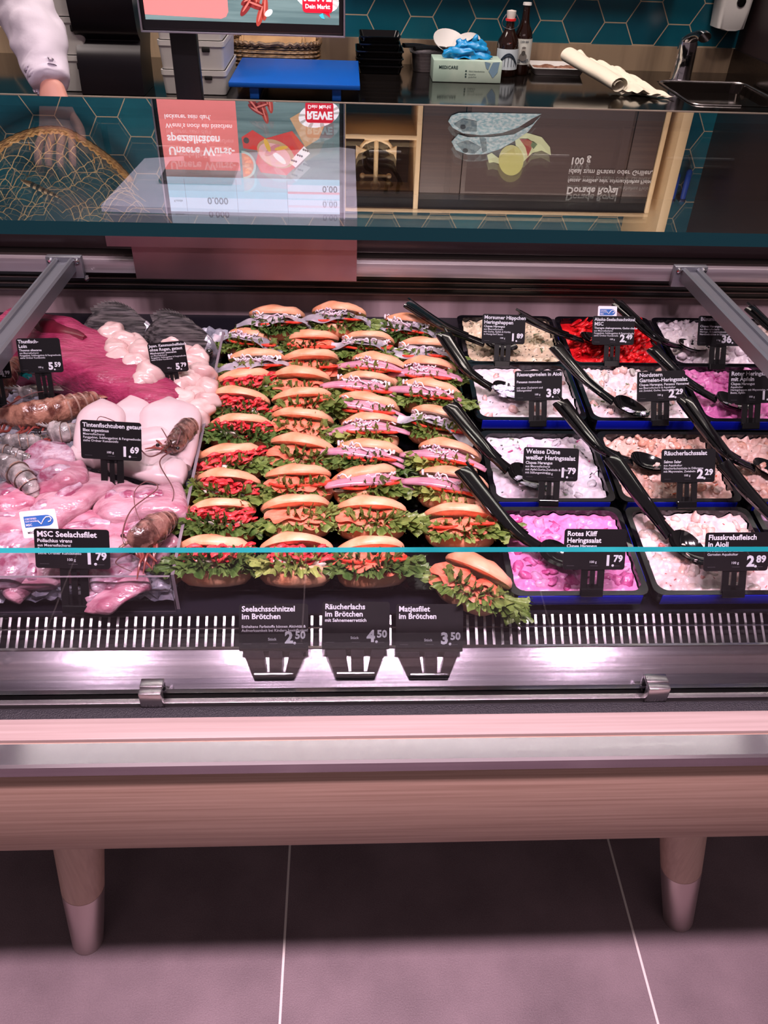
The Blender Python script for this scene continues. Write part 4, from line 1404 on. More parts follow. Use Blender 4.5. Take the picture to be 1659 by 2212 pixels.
def dorade(px, hs, label, w, head_last=True):
    P = [at(p, h) for p, h in zip(px, hs)]
    o, L = rel(P)
    path = smooth_path(L, 30)
    root = thing('whole_fish', label, 'fish', o, None, 'whole dark silver fish')
    prof = [.16, .18, .22, .30, .40, .52, .64, .75, .84, .91, .96, .99, 1, 1, .99, .97, .95, .92, .89, .85, .81, .76, .70, .63, .55, .46, .36, .26, .16, .05]
    d = (path[-1] - path[0]).normalized()
    b = MB()
    b.loft(path[:24], [w * 0.42 * k for k in prof[:24]], [w * k for k in prof[:24]], dor_m, 24, up=(0, .35, 1), wob=.001, wfreq=80)
    b.build('body', root)
    b = MB()
    b.loft(path[22:], [w * 0.40 * k for k in prof[22:]], [w * 1.0 * k for k in prof[22:]], dor_s, 24, up=(0, .35, 1), wob=.002, wfreq=60)
    b.build('head', root, label='bright silver head')
    b = MB()
    for sgn in (-1, 1):
        side_ = d.cross(Vector((0, .35, 1))).normalized()
        b.blob(path[25] + side_ * sgn * w * 0.24 + Vector((0, 0, w * .16)), (.0062, .0062, .0062), eye_m, 0, n=14, k=10)
    b.build('eye', root)
    b = MB()
    top = [p + Vector((0, .35, 1)).normalized() * w * k * 0.94 for p, k in zip(path, prof)]
    for i in range(7, 21):
        q = top[i]
        b.add([q, top[i + 1], top[i + 1] + Vector((0, .005, .008)) - d * .004, q + Vector((0, .006, .012)) - d * .006, q + d.cross(Vector((0, 0, 1))) * .0012, top[i + 1] + d.cross(Vector((0, 0, 1))) * .0012], [(0, 1, 2, 3), (4, 3, 2, 5)], dor_m)
    b.build('back_fin', root)
    b = MB()
    q = path[0]
    up = Vector((0, .35, 1)).normalized()
    for s in (-1, 1):
        b.loft([q, q - d * .02 + up * s * .010, q - d * .045 + up * s * .026], [.002, .002, .001], [.006, .010, .004], dor_m, 10, up=up)
    b.build('tail_fin', root)


dorade(((165, 728), (262, 716), (345, 742)), (.050, .058, .052), 'rear dark silver fish partly hidden by scallops', .040)
dorade(((300, 742), (385, 740), (476, 775)), (.055, .062, .046), 'dark silver fish with its head against the acrylic divider', .042)

# small crumpled teal foil garnishes
for i, (px, h, lb, sc_) in enumerate((((410, 898), .045, 'crumpled teal plastic foil beside the divider under the scallops', 1.0), ((172, 735), .085, 'strip of teal plastic foil along the rear edge of the tuna', 1.6), ((38, 795), .075, 'teal plastic foil at the left end of the tuna', 1.0), ((290, 905 - 60), .04, 'scrap of teal plastic foil in front of the scallops', .6))):
    b = MB()
    b.grid(lambda u, v: Vector(((u - .5) * .05 * sc_, (v - .5) * .022, .008 * noise.noise(Vector((u * 5, v * 5, i))) + .006 * noise.noise(Vector((u * 13, v * 13, i + 4))))), 24, 14, teal_f)
    ob = b.build('plastic_foil', None, True, 0.6)
    ob.location = at(px, h)
    ob.rotation_euler = (0.5, 0.2, -0.55 if i == 1 else 0.5 - i * .4)
    tag(ob, lb, 'garnish', 'teal foil garnishes')


# ------------------------------------------------------------------ prawns
def prawn(px, hs, w, label, m, feelers=(), legs=7, legdir=-1, seed=0, headlen=.36, fan=True):
    P = [at(p, h) for p, h in zip(px, hs)]
    o, L = rel(P)
    path = smooth_path(L, 60)
    root = thing('raw_prawn', label, 'prawn', o, None, 'raw prawns on ice')
    q = random.Random(seed)
    nh = int(60 * headlen)
    rad = []
    for i in range(60):
        t = i / 59
        if i < nh:
            r = w * (0.30 + 0.75 * math.sin(PI * 0.5 * min(1, (i / nh) * 1.25)) ** 0.8)
        else:
            s = (t - headlen) / (1 - headlen)
            r = w * lerp(1.0, 0.38, s ** 1.2) * (1 + 0.10 * (((s * 6) % 1) - .4))
        rad.append(r)
    b = MB()
    b.loft(path[:nh + 2], [r * .80 for r in rad[:nh + 2]], rad[:nh + 2], m, 18, pw=1.7, wob=.0030, wfreq=110, seed=seed)
    b.build('head_shell', root)
    b = MB()
    N_ = 60 - nh
    sg = 6
    for s in range(sg):
        i0 = nh + int(N_ * s / sg)
        i1 = min(59, nh + int(N_ * (s + 1) / sg) + 2)
        n_ = i1 - i0 + 1
        rr_ = [w * lerp(1.0, 0.36, ((i - nh) / N_) ** 1.2) * lerp(.90, 1.10, (i - i0) / max(1, n_ - 1)) for i in range(i0, i1 + 1)]
        b.loft(path[i0:i1 + 1], [r * .9 for r in rr_], rr_, m, 20, wob=.0008, wfreq=90, seed=seed)
        k_ = max(0, n_ - 2)
        b.loft(path[i0 + k_:i1 + 1], [r * .91 for r in rr_[k_:]], [r * 1.012 for r in rr_[k_:]], prawn_e, 20)
    b.build('tail_segments', root)
    d0 = (path[0] - path[6]).normalized()
    sd = d0.cross(Vector((0, 0, 1))).normalized()
    b = MB()
    hp = path[3] + Vector((0, 0, rad[3] * .8))
    b.tube([hp - d0 * .012, hp + d0 * .012 + Vector((0, 0, .004)), hp + d0 * .03 + Vector((0, 0, .008))], [.0028, .002, .0004], m, 7)
    for i in range(5):
        b.tube([hp - d0 * (.004 - .006 * i) + Vector((0, 0, .003)), hp - d0 * (-.0005 - .006 * i) + Vector((0, 0, .0085))], [.0012, .0003], m, 5)
    b.build('beak', root)
    b = MB()
    for s in (-1, 1):
        b.tube([path[2] + sd * s * w * .3 + Vector((0, 0, w * .3)), path[2] + sd * s * w * .75 + d0 * .006 + Vector((0, 0, w * .5))], [.0012, .0014], m, 6)
        b.blob(path[2] + sd * s * w * .85 + d0 * .007 + Vector((0, 0, w * .52)), .0028, eye_m, 0, n=10, k=8)
    b.build('eye_stalks', root)
    for i in range(legs):
        b = MB()
        p = path[5 + i * 3]
        side_ = sd * legdir * (1 if i % 3 else .5)
        a = q.uniform(-.4, .8)
        k1 = p + side_ * w * 0.9 - Vector((0, 0, w * .4))
        k2 = k1 + (side_ * .010 + d0 * .012 * a) + Vector((0, 0, q.uniform(-.002, .006)))
        k3 = k2 + (side_ * .012 + d0 * .016 * a) - Vector((0, 0, q.uniform(.0, .008)))
        b.tube(smooth_path([p, k1, k2, k3], 10), [.0024, .0024, .0022, .002, .002, .0018, .0016, .0014, .001, .0006], prawn_l, 6)
        b.build('leg', root)
    if fan:
        b = MB()
        d1 = (path[-1] - path[-6]).normalized()
        s1 = d1.cross(Vector((0, 0, 1))).normalized()
        for s in (-2, -1, 0, 1, 2):
            q0 = path[-1]
            e = q0 + d1 * w * 1.5 + s1 * s * w * .5
            b.loft([q0 - d1 * .004, q0.lerp(e, .5), e], [.002, w * .3, w * .1], [.001, .0012, .0006], m, 10)
        b.build('tail_fan', root)
    if feelers:
        for f in feelers:
            pts = [at(p, h) - o for p, h in f]
            b = MB()
            n = 14 * len(pts)
            b.tube(smooth_path(pts, n), [lerp(.0011, .0004, i / (n - 1)) for i in range(n)], feeler, 6)
            b.build('feeler', root, label='long thin dark feeler')
    return root


prawn(((-10, 902), (70, 900), (150, 880), (205, 858)), (.075, .08, .075, .066), .022, 'large brown prawn lying on its side at the left, legs hanging down', prawn_r, legs=9, seed=1, headlen=.5,
      feelers=([((5, 880), .09), ((70, 850), .10), ((115, 845), .09)],))
prawn(((-30, 858), (0, 830), (22, 800), (42, 778)), (.07, .078, .08, .07), .020, 'brown ringed prawn cut off by the left edge beside the tuna', prawn_r, legs=3, seed=2, fan=False, headlen=.3,
      feelers=([((30, 800), .085), ((85, 812), .09), ((165, 850), .075)],))
prawn(((368, 972), (385, 950), (408, 925), (428, 930)), (.082, .080, .074, .055), .017, 'brown prawn head-down against the divider with thin red legs', prawn_m, legs=9, seed=3, legdir=1, headlen=.5,
      feelers=([((368, 962), .088), ((320, 985), .095), ((270, 925), .11), ((220, 900), .10), ((208, 912), .10)], [((370, 975), .085), ((345, 1000), .085), ((375, 1060), .075), ((362, 1105), .07)],
               [((372, 965), .088), ((352, 930), .10), ((348, 925), .10)], [((382, 960), .09), ((390, 930), .1), ((378, 920), .1)]))
prawn(((285, 1182), (310, 1160), (345, 1135), (380, 1118)), (.075, .082, .075, .052), .020, 'large dark prawn at the front touching the divider, legs over the glass edge', prawn_m, legs=9, seed=4, headlen=.45, legdir=-1,
      feelers=([((270, 1175), .085), ((265, 1150), .09), ((285, 1100), .085), ((340, 1055), .085), ((318, 1040), .085), ((292, 1060), .085), ((292, 1095), .085), ((308, 1138), .085)],
               [((280, 1190), .08), ((250, 1215), .07), ((285, 1235), .06)]))
prawn(((110, 935), (140, 935), (175, 928)), (.07, .074, .066), .017, 'pale grey headless prawn left of the squid card', prawn_g, legs=2, seed=5, headlen=.3, fan=False)
prawn(((5, 962), (50, 955), (105, 948)), (.066, .068, .06), .014, 'grey prawn tail lying behind the striped fillet', prawn_g, legs=2, seed=6, headlen=.3)
prawn(((-20, 1005), (20, 1010), (58, 1042), (76, 1075)), (.075, .082, .080, .062), .018, 'grey translucent prawn bending down over the pink fillets', prawn_g, legs=3, seed=7, headlen=.35)
prawn(((-25, 975), (15, 978), (65, 990)), (.078, .08, .072), .012, 'small dark grey prawn at the left edge above the bending one', prawn_g, legs=2, seed=8, headlen=.35)
prawn(((40, 848), (70, 845), (110, 840)), (.074, .076, .07), .010, 'small pale prawn behind the large brown prawn', prawn_g, legs=2, seed=9, headlen=.35)

# ------------------------------------------------------------------ scale stand, scale and customer display behind the glass
lav = mat('lavender_white_metal', (204, 196, 214), 0.35)
lav_f = mat('satin_steel_flap', (150, 122, 128), 0.32, 0.8, (130, 98, 104), 3)
st = thing('scale_stand', 'pale lavender metal stand with a folded front flap on the rear ledge', 'stand', (-0.19, 1.5, 0.998))


def world_of(o):
    return (world_of(o.parent) @ o.matrix_basis) if o.parent else o.matrix_basis.copy()


def sub(parent, name, fn, smooth=True, angle=0.6, label=None):
    b = MB()
    fn(b)
    T = world_of(parent).inverted()
    b.v = [T @ p for p in b.v]
    return b.build(name, parent, smooth, angle, label)


sub(st, 'top_plate', lambda b: b.add([(-.402, 1.36, 1.050), (.020, 1.345, 1.050), (.020, 1.76, 1.050), (-.385, 1.64, 1.050), (-.402, 1.36, 1.060), (.020, 1.345, 1.060), (.020, 1.76, 1.060), (-.385, 1.64, 1.060)],
                                     [(0, 3, 2, 1), (4, 5, 6, 7), (0, 1, 5, 4), (1, 2, 6, 5), (2, 3, 7, 6), (3, 0, 4, 7)], lav), False)
sub(st, 'front_flap', lambda b: (b.box((-.398, 1.338, 1.0), (.020, 1.345, 1.052), lav_f), b.box((-.36, 1.346, .942), (.020, 1.350, 1.0), lav_f)), False, label='pinkish steel front flap')
sub(st, 'foot', lambda b: b.box((-.36, 1.42, .998), (-.33, 1.60, 1.050), lav), False)
sub(st, 'foot', lambda b: b.box((-.04, 1.42, .998), (-.01, 1.60, 1.050), lav), False)

# customer display on a pole
YS = 1.5
disp = thing('customer_display', 'black flat display on a black pole facing the customer, showing sausages and prices', 'display', (-0.164, YS, 1.06))
x0, x1, z0, z1 = -0.327, -0.001, 1.291, 1.522


def em(n, c, e=1.0):
    return mat('screen_' + n, c, 0.4, emit=e)


sub(disp, 'bezel', lambda b: b.rbox((x0, YS, z0), (x1, YS + 0.028, z1), 0.006, black_pl, seg=3))
sub(disp, 'bezel_edge', lambda b: (b.rbox((x0 - .001, YS - .001, z0 - .001), (x1 + .001, YS + .001, z0 + .0018), .0008, alu), b.rbox((x0 - .001, YS - .001, z0), (x0 + .002, YS + .001, z1), .0008, alu), b.rbox((x1 - .002, YS - .001, z0), (x1 + .001, YS + .001, z1), .0008, alu)), label='thin silver edge')
sub(disp, 'pole', lambda b: b.rbox((-0.290, YS + .03, 1.06), (-0.246, YS + .055, 1.40), .004, black_pl))
sub(disp, 'foot_plate', lambda b: b.rbox((-0.33, YS - .02, 1.0605), (-0.20, YS + .10, 1.068), .003, black_pl))
sx0, sx1, sz0, sz1 = -0.318, -0.010, 1.316, 1.513
wood_t = mat('screen_wood_grey', (112, 140, 138), 0.4, 0, (84, 112, 112), 4, (1, 1, 20), emit=0.75)


def scr(b):
    y = YS - 0.0008
    xm = -0.186

    def quad(xa, xb, za, zb, m, k=0):
        b.add([(xa, y - k * .0002, za), (xb, y - k * .0002, za), (xb, y - k * .0002, zb), (xa, y - k * .0002, zb)], [(0, 1, 2, 3)], m)
    quad(sx0, sx1, sz0 - .008, sz1, wood_t)
    pk = em('coral', (226, 128, 124), .8)
    b.add([(p[0], y - .0003, p[1]) for p in [(sx0, 1.440), (sx0, 1.315), (xm - .012, 1.312), (xm - .004, 1.315), (xm, 1.322), (xm, 1.440)]], [list(range(6))], pk)
    quad(sx0, sx1, 1.452, sz1, em('cyan', (150, 208, 226), .9), 2)
    quad(sx0, sx1, 1.488, sz1, em('pale_cyan', (204, 222, 240), 1.0), 3)
    quad(-.104, sx1, 1.462, 1.486, em('pale_cyan', (204, 222, 240), 1.0), 4)
    quad(-.104, sx1, 1.474, 1.478, em('rose', (226, 150, 160), .9), 5)
    for xa in (-.288, -.196, -.105):
        quad(xa, xa + .0006, 1.455, 1.512, em('line', (110, 140, 160), .6), 6)

    def T(xx, zz):
        return Matrix.Translation((xx, y - .0016, zz)) @ Matrix.Rotation(PI / 2, 4, 'X')
    blk = em('digit', (30, 46, 66), .2)
    text_into(b, [('0.000', 0, 0, .017, .02, 'LEFT')], blk, T(-.250, 1.487))
    text_into(b, [('0.00', 0, 0, .016, .02, 'RIGHT')], blk, T(-.014, 1.463))
    text_into(b, [('0.00', 0, 0, .016, .01, 'RIGHT')], em('digit_grey', (120, 150, 170), .5), T(-.014, 1.490))
    text_into(b, [('Kunde', 0, 0, .006, .01, 'CENTER')], blk, T(-.302, 1.492))
    wh = em('white', (236, 238, 240), 1.0)
    text_into(b, [('Unsere Wurst-', 0, 0, .0185, .03, 'LEFT'), ('spezialitäten', 0, -.019, .0185, .03, 'LEFT'), ('Wenn’s noch ein bisschen', 0, -.038, .0108, .01, 'LEFT'), ('leckerer sein darf.', 0, -.052, .0108, .01, 'LEFT')], wh, T(-.308, 1.402))

    def poly(pts, m, k):
        b.add([(px, y - k * .0002, pz) for px, pz in pts], [list(range(len(pts)))], m)

    def ell(cx, cz, rx, rz, m, k, rot=0, a0=0, a1=2 * PI):
        poly([(cx + rx * math.cos(a) * math.cos(rot) - rz * math.sin(a) * math.sin(rot), cz + rx * math.cos(a) * math.sin(rot) + rz * math.sin(a) * math.cos(rot)) for a in arr(lambda t: lerp(a0, a1, t), 26)], m, k)
    red = em('red', (206, 54, 48), .8)
    ham = em('ham', (226, 176, 174), .9)
    brd = em('bread', (196, 160, 118), .8)
    drk = em('sausage', (128, 40, 40), .7)
    # red board with ham sandwich
    poly([(-.150, 1.442), (-.105, 1.446), (-.062, 1.408), (-.092, 1.372), (-.138, 1.385), (-.160, 1.372), (-.180, 1.384), (-.178, 1.402), (-.152, 1.405), (-.158, 1.425)], red, 2)
    ell(-.172, 1.389, .005, .005, em('hole', (70, 60, 60), .4), 3)
    ell(-.122, 1.410, .034, .022, brd, 4, .4)
    ell(-.124, 1.412, .029, .018, ham, 5, .4)
    ell(-.128, 1.404, .016, .006, em('ham_pink', (206, 130, 136), .9), 6, -.6)
    ell(-.116, 1.417, .014, .005, wh, 6, .7)
    ell(-.136, 1.396, .012, .004, em('pepper', (222, 180, 60), .9), 7, 1.2)
    ell(-.112, 1.400, .012, .003, em('pepper', (222, 180, 60), .9), 7, -.2)
    poly([(-.088, 1.432), (-.062, 1.408), (-.072, 1.396), (-.100, 1.424)], wh, 4)
    for i in range(9):
        ell(-.094 + .0035 * i, 1.424 - .003 * i + .004 * (i % 3 - 1), .0018, .0018, em('dot', (40, 40, 44), .3), 5)
    # bowl with carrots
    ell(-.182, 1.430, .024, .024, em('bowl', (168, 206, 196), .8), 2, 0, -PI / 2, PI / 2)
    ell(-.182, 1.430, .020, .020, em('carrot', (212, 118, 46), .8), 3, 0, -PI / 2, PI / 2)
    for i in range(5):
        poly([(-.178 + .004 * (i % 2), 1.416 + .006 * i), (-.170 + .004 * (i % 2), 1.415 + .006 * i), (-.169 + .003 * (i % 2), 1.420 + .006 * i), (-.178, 1.421 + .006 * i)], em('carrot_light', (232, 148, 72), .8), 4)
    # paper with ring sausage
    poly([(-.095, 1.352), (-.070, 1.398), (-.046, 1.384), (-.030, 1.350), (-.055, 1.330)], brd, 2)
    ring_o = [(math.cos(a), math.sin(a)) for a in arr(lambda t: t * 2 * PI, 30)]
    for i in range(29):
        (c0, s0), (c1, s1) = ring_o[i], ring_o[i + 1]
        poly([(-.045 + .035 * c0, 1.345 + .020 * s0 - .3 * .02 * c0), (-.045 + .035 * c1, 1.345 + .020 * s1 - .3 * .02 * c1), (-.045 + .024 * c1, 1.345 + .011 * s1 - .3 * .012 * c1), (-.045 + .024 * c0, 1.345 + .011 * s0 - .3 * .012 * c0)], wh if i % 3 else em('casing', (190, 190, 186), .8), 4)
    # dark red sausages
    for cx, cz, r in ((-.150, 1.340, .5), (-.143, 1.332, -.3), (-.156, 1.330, .9), (-.138, 1.345, 1.3), (-.128, 1.328, 1.45), (-.135, 1.319, 1.2)):
        ell(cx, cz, .017, .0052, drk if cx < -.14 else em('sausage_b', (164, 62, 50), .7), 3, r)
        ell(cx, cz + .0015, .012, .0014, em('sausage_shine', (206, 116, 104), .7), 4, r)
    ell(-.122, 1.322, .007, .004, wh, 5, .6)
    # red speech bubble with shop name
    bub = [(px, pz) for px, pz in rrect(.048, .034, .006, 5, -.044, 1.341)]
    poly(bub, em('bubble_red', (206, 16, 44), .85), 6)
    poly([(-.040, 1.326), (-.026, 1.326), (-.024, 1.318), (-.032, 1.323)], em('bubble_red', (206, 16, 44), .85), 6)
    poly([(-.042, 1.321), (-.036, 1.324), (-.033, 1.316), (-.038, 1.317)], em('drop', (60, 190, 220), .8), 6)
    text_into(b, [('REWE', 0, 0, .0165, .05, 'CENTER'), ('Dein Markt', 0, -.0105, .0085, .02, 'CENTER')], wh, T(-.044, 1.3405))


sub(disp, 'screen', scr, False, label='lit screen with coral text panel, sausage photo and price bar')
cab = mat('black_cable', (10, 10, 11), 0.4)
pts = [Vector((-0.01, YS + .03, 1.13)), Vector((.03, YS + .02, 1.135)), PY(800, 350, 1.56), PY(845, 362, 1.60), PY(866, 395, 1.63), Vector((PY(862, 420, 1.64).x, 1.655, 1.02)), Vector((PY(855, 430, 1.66).x, 1.68, .95))]
pts2 = [Vector((-0.01, YS + .03, 1.12)), Vector((.03, YS + .02, 1.115)), PY(790, 360, 1.56), PY(825, 380, 1.60), PY(845, 400, 1.63), Vector((PY(836, 420, 1.64).x, 1.655, 1.02)), Vector((PY(830, 430, 1.66).x, 1.68, .95))]
sub(disp, 'cable', lambda b: b.tube(smooth_path(pts, 40), .0042, cab, 10))
sub(disp, 'cable', lambda b: b.tube(smooth_path(pts2, 40), .0042, cab, 10))
# black curved housing left of the display
T0 = PY(178, 205, 2.77)
T1 = PY(312, 205, 2.77)
prof = [(2.77, .941), (2.775, .99), (2.785, 1.04), (2.81, 1.075), (2.815, 1.085), (2.795, 1.105), (2.785, 1.14), (2.78, 1.21), (2.79, 1.35)]
pb = MB()
fine = smooth_path([Vector((0, y, z)) for y, z in prof], 50)
pb.rings([[(T0.x, p.y, p.z), (T1.x, p.y, p.z), (T1.x, p.y + .16, p.z), (T0.x, p.y + .16, p.z)] for p in fine], mat('satin_black_housing', (22, 18, 24), 0.3, 0.3))
hs_ = pb.build('scale_housing', None, True, 0.8)
tag(hs_, 'tall satin black curved housing on the rear worktop left of the display pole', 'scale housing')

# ------------------------------------------------------------------ rear worktop along the wall
CZ = 0.94
wt = thing('rear_worktop', 'dark steel rear worktop with sink and steel splashback below the petrol tiles', 'worktop', (0.2, 2.745, 0))
dst = mat('polished_dark_steel', (70, 62, 58), 0.10, 0.9, (54, 48, 46), 3, (1, 20, 1))
SX0, SX1, SY0, SY1 = PZ(1440, 190, CZ).x + .0, side - .03, 2.84, 3.23
def wtop(b):
    z = CZ
    xs = [-1.9, SX0, SX1, side - .002]
    ys = [2.745, SY0, SY1, 3.44]
    for i in range(3):
        for j in range(3):
            if not (i == 1 and j == 1):
                b.add([(xs[i], ys[j], z), (xs[i + 1], ys[j], z), (xs[i + 1], ys[j + 1], z), (xs[i], ys[j + 1], z)], [(0, 1, 2, 3)], dst)
    b.box((-1.9, 2.741, z - .045), (side - .002, 2.751, z + .001), steel_dark)
sub(wt, 'top', wtop, False)
sub(wt, 'edge_highlight', lambda b: b.rbox((-1.9, 2.739, CZ - .004), (side - .002, 2.745, CZ + .003), .001, mat('edge_highlight_steel', (200, 182, 170), 0.35, .5)), label='thin pale strip standing in for the highlight along the front edge')  # pale strip added to give the worktop edge its highlight
def sinkf(b):
    r = [rrect(SX1 - SX0 - k, SY1 - SY0 - k, .04, 6, (SX0 + SX1) / 2, (SY0 + SY1) / 2) for k in (0.0, .02, .03)]
    b.rings([[(x, y, z) for x, y in rr_] for rr_, z in zip(r, (CZ + .0015, CZ + .0005, CZ - .03))], dst, cap=False)
    b.add([(x, y, CZ - .03) for x, y in r[2]], [list(range(len(r[2])))], dst)
sub(wt, 'sink_rim', lambda b: b.tube([(x, y, CZ + .002) for x, y in rrect(SX1 - SX0, SY1 - SY0, .04, 6, (SX0 + SX1) / 2, (SY0 + SY1) / 2)] + [((SX0 + SX1) / 2, SY0, CZ + .002)], .003, steel, 6), label='bright steel rim of the sink')
sk = sub(wt, 'sink', sinkf, True, .6, 'sunken steel sink bowl')
dp = PZ(1508, 195, CZ - .03)
b = MB()
Tk = wt.matrix_world.inverted()
b.lathe([(.001, .0), (.035, .0), (.036, .003), (.03, .004), (.001, .003)], steel, Tk @ Matrix.Translation((dp.x, dp.y, CZ - .0299)), 24)
for i in range(7):
    a = i * PI / 3
    r = 0 if i == 6 else .018
    b.lathe([(.001, 0), (.005, 0), (.001, .0004)], dark_gap, Tk @ Matrix.Translation((dp.x + r * math.cos(a), dp.y + r * math.sin(a), CZ - .0268)), 10)
b.build('drain', sk)
sub(wt, 'splashback', lambda b: b.box((-1.9, 3.428, CZ), (side - .002, 3.449, 1.022), mat('brushed_splashback', (176, 152, 126), 0.32, .25, (112, 94, 80), 2, (4, 4, .5))), False, label='brushed steel splashback')
sub(wt, 'side_splash', lambda b: b.box((side - .014, 2.75, CZ), (side - .002, 3.43, 1.022), steel_dark), False)
def basef(b):
    b.box((-1.9, 2.775, .10), (side - .002, 3.44, CZ - .045), dark_wood)
    b.box((-1.9, 2.83, 0.001), (side - .002, 3.44, .10), dark_gap)
sub(wt, 'base_cabinet', basef, False, label='dark wood base cabinets')
for i in range(6):
    xx = -1.85 + i * .55
    dr = sub(wt, 'door', lambda b: b.rbox((xx, 2.755, .13), (xx + .53, 2.774, CZ - .055), .002, dark_wood))
    sub(dr, 'handle', lambda b: b.tube([(xx + .15, 2.740, .80), (xx + .38, 2.740, .80)], .006, steel, 10))


def place(px, z=CZ):
    return PZ(px[0], px[1], z)


def X(px, Y):
    return PY(px[0], px[1], Y).x


def Z(px, Y):
    return PY(px[0], px[1], Y).z


def wthing(name, label, cat, loc, group=None):
    return thing(name, label, cat, loc, None, group)


# white crates
def crate(xa, xb, za, zb, Y, d, label):
    o = wthing('plastic_crate', label, 'crate', ((xa + xb) / 2, Y + d / 2, za), 'white stacked crates')
    w = xb - xa
    h = zb - za
    b = MB()
    b.rings([[(x, y, z) for x, y in rrect(w - k, d - k, .012, 4)] for k, z in ((.012, .001), (.004, h - .016), (0, h - .015), (0, h - .001), (.008, h - .001), (.016, .006))], grey_pl)
    b.build('crate_body', o)
    b = MB()
    b.rbox((w * .16, -d / 2 - .001, h * .62), (w * .28, -d / 2 + .004, h * .80), .003, dark_gap)
    b.build('grip_slot', o, label='dark grip slot')


xa_, xb_ = X((352, 200), 2.80), X((492, 200), 2.80)
for i, (ya, yb) in enumerate(((213, 152), (152, 88), (88, 24))):
    crate(xa_, xb_, Z((420, ya), 2.80) if i else CZ + .001, Z((420, yb), 2.80), 2.80, .30, ('lowest', 'middle', 'top')[i] + ' white crate behind the display pole')
xa_, xb_ = X((112, 150), 2.80), X((196, 150), 2.80)
zz = CZ + .001
for i in range(4):
    crate(xa_, xb_, zz, zz + .10, 2.80, .30, ('lowest', 'second lowest', 'second highest', 'highest')[i] + ' white crate left of the black housing')
    zz += .1005
# blue cutting board on feet
a, c = PZ(489, 187, .985), PZ(778, 190, .985)
cb = wthing('cutting_board', 'bright blue cutting board on low feet at the worktop edge', 'cutting board', ((a.x + c.x) / 2, 2.94, CZ))
blu = mat('blue_board', (12, 84, 178), 0.35)
w = c.x - a.x
dd = .42
b = MB()
b.rbox((-w / 2, -.185, .034), (w / 2, -.185 + dd, .048), .002, blu)
b.build('board', cb)
for fx in (-.31 * w, .32 * w):
    b = MB()
    b.rbox((fx - .014, -.178, .001), (fx + .014, -.178 + dd * .9, .034), .002, blu)
    b.build('foot', cb)
# wicker basket with paper bags
bc = PZ(597, 128, CZ + .02)
bk = wthing('wicker_basket', 'dark wicker basket behind the blue board holding brown paper bags', 'basket', (bc.x, 3.30, CZ))
wick = mat('dark_wicker', (74, 52, 34), 0.55, 0, (130, 98, 66), 60, (1, 1, 3))
hw_ = .155
b = MB()
for lv in range(6):
    for ph in (0, 1):
        pts = [Vector(((hw_ + .004 * math.sin(16 * a + ph * PI)) * (1 - .0) * math.copysign(abs(math.cos(a)) ** .6, math.cos(a)), (.10 + .004 * math.sin(16 * a + ph * PI)) * math.copysign(abs(math.sin(a)) ** .6, math.sin(a)), .008 + lv * .013)) for a in arr(lambda t: t * 2 * PI, 90)]
        b.tube(pts, .006, wick, 6)
b.build('weave', bk)
b = MB()
pts = [Vector((hw_ * 1.04 * math.copysign(abs(math.cos(a)) ** .6, math.cos(a)), .105 * math.copysign(abs(math.sin(a)) ** .6, math.sin(a)), .086 + .003 * math.sin(40 * a))) for a in arr(lambda t: t * 2 * PI, 160)]
b.tube(pts, .008, wick, 7)
b.build('rim', bk)
kraft = mat('brown_kraft_paper', (176, 138, 96), 0.7, 0, (156, 118, 80), 12)
for i in range(7):
    b = MB()
    b.rbox((-.12, -.002, 0), (.11, .002, .13), .0015, kraft, None, 1)
    o = b.build('paper_bag', None, True)
    o.matrix_world = Matrix.Translation((bc.x - .02 + .012 * i, 3.245 + .015 * i, CZ + .012 + .002 * i)) @ Euler((-.9 + .02 * i, .06 * (i % 3 - 1), .08 * (i % 4 - 1.5))).to_matrix().to_4x4()
    tag(o, 'flat brown paper bag standing in the wicker basket', 'paper bag', 'brown paper bags in the basket')
# black stacked trays
xa_, xb_ = X((768, 130), 3.22), X((872, 130), 3.22)
for i in range(5):
    b = MB()
    w, d = (xb_ - xa_) * (1 if i < 3 else .86), .16
    b.rings([[(x, y, z) for x, y in rrect(w - k, d - k, .012, 4)] for k, z in ((.02, .001), (.008, .022), (0, .023), (0, .027), (.006, .027), (.022, .005))], black_gl)
    o = b.build('food_tray', None, True)
    o.location = ((xa_ + xb_) / 2, 3.29, CZ + .001 + .0225 * i)
    tag(o, 'black plastic tray, %s in the stack of five beside the blue board' % ('lowest', 'second lowest', 'middle', 'second highest', 'topmost')[i], 'tray', 'stacked black trays')
# steel container with bowls and utensils
pc = PZ(940, 155, CZ)
pan = MB()
pan.rings([[(x, y, z) for x, y in rrect(.20 - k, .15 - k, .03, 5)] for k, z in ((.02, .001), (.004, .06), (-.008, .062), (-.008, .065), (.004, .064), (.03, .006))], steel)
o = pan.build('steel_container', None, True)
o.location = (X((945, 150), 3.29), 3.335, CZ)
tag(o, 'shiny steel container behind the glove box', 'container')
for i, (px, py, r, dz, lb) in enumerate(((968, 96, .062, .075, 'white shallow bowl lying in the steel container'), (1010, 100, .052, .070, 'smaller white bowl tilted against the wall behind the glove box'))):
    b = MB()
    b.lathe([(.01, 0), (.5 * r, .001), (r, .024), (r, .026), (.5 * r, .004), (.01, .003)], white_pl, None, 30)
    o = b.build('bowl', None, True)
    o.location = (X((px, py), 3.33), 3.33, CZ + dz)
    o.rotation_euler = (.5, .2 - .5 * i, 0)
    tag(o, lb, 'bowl')
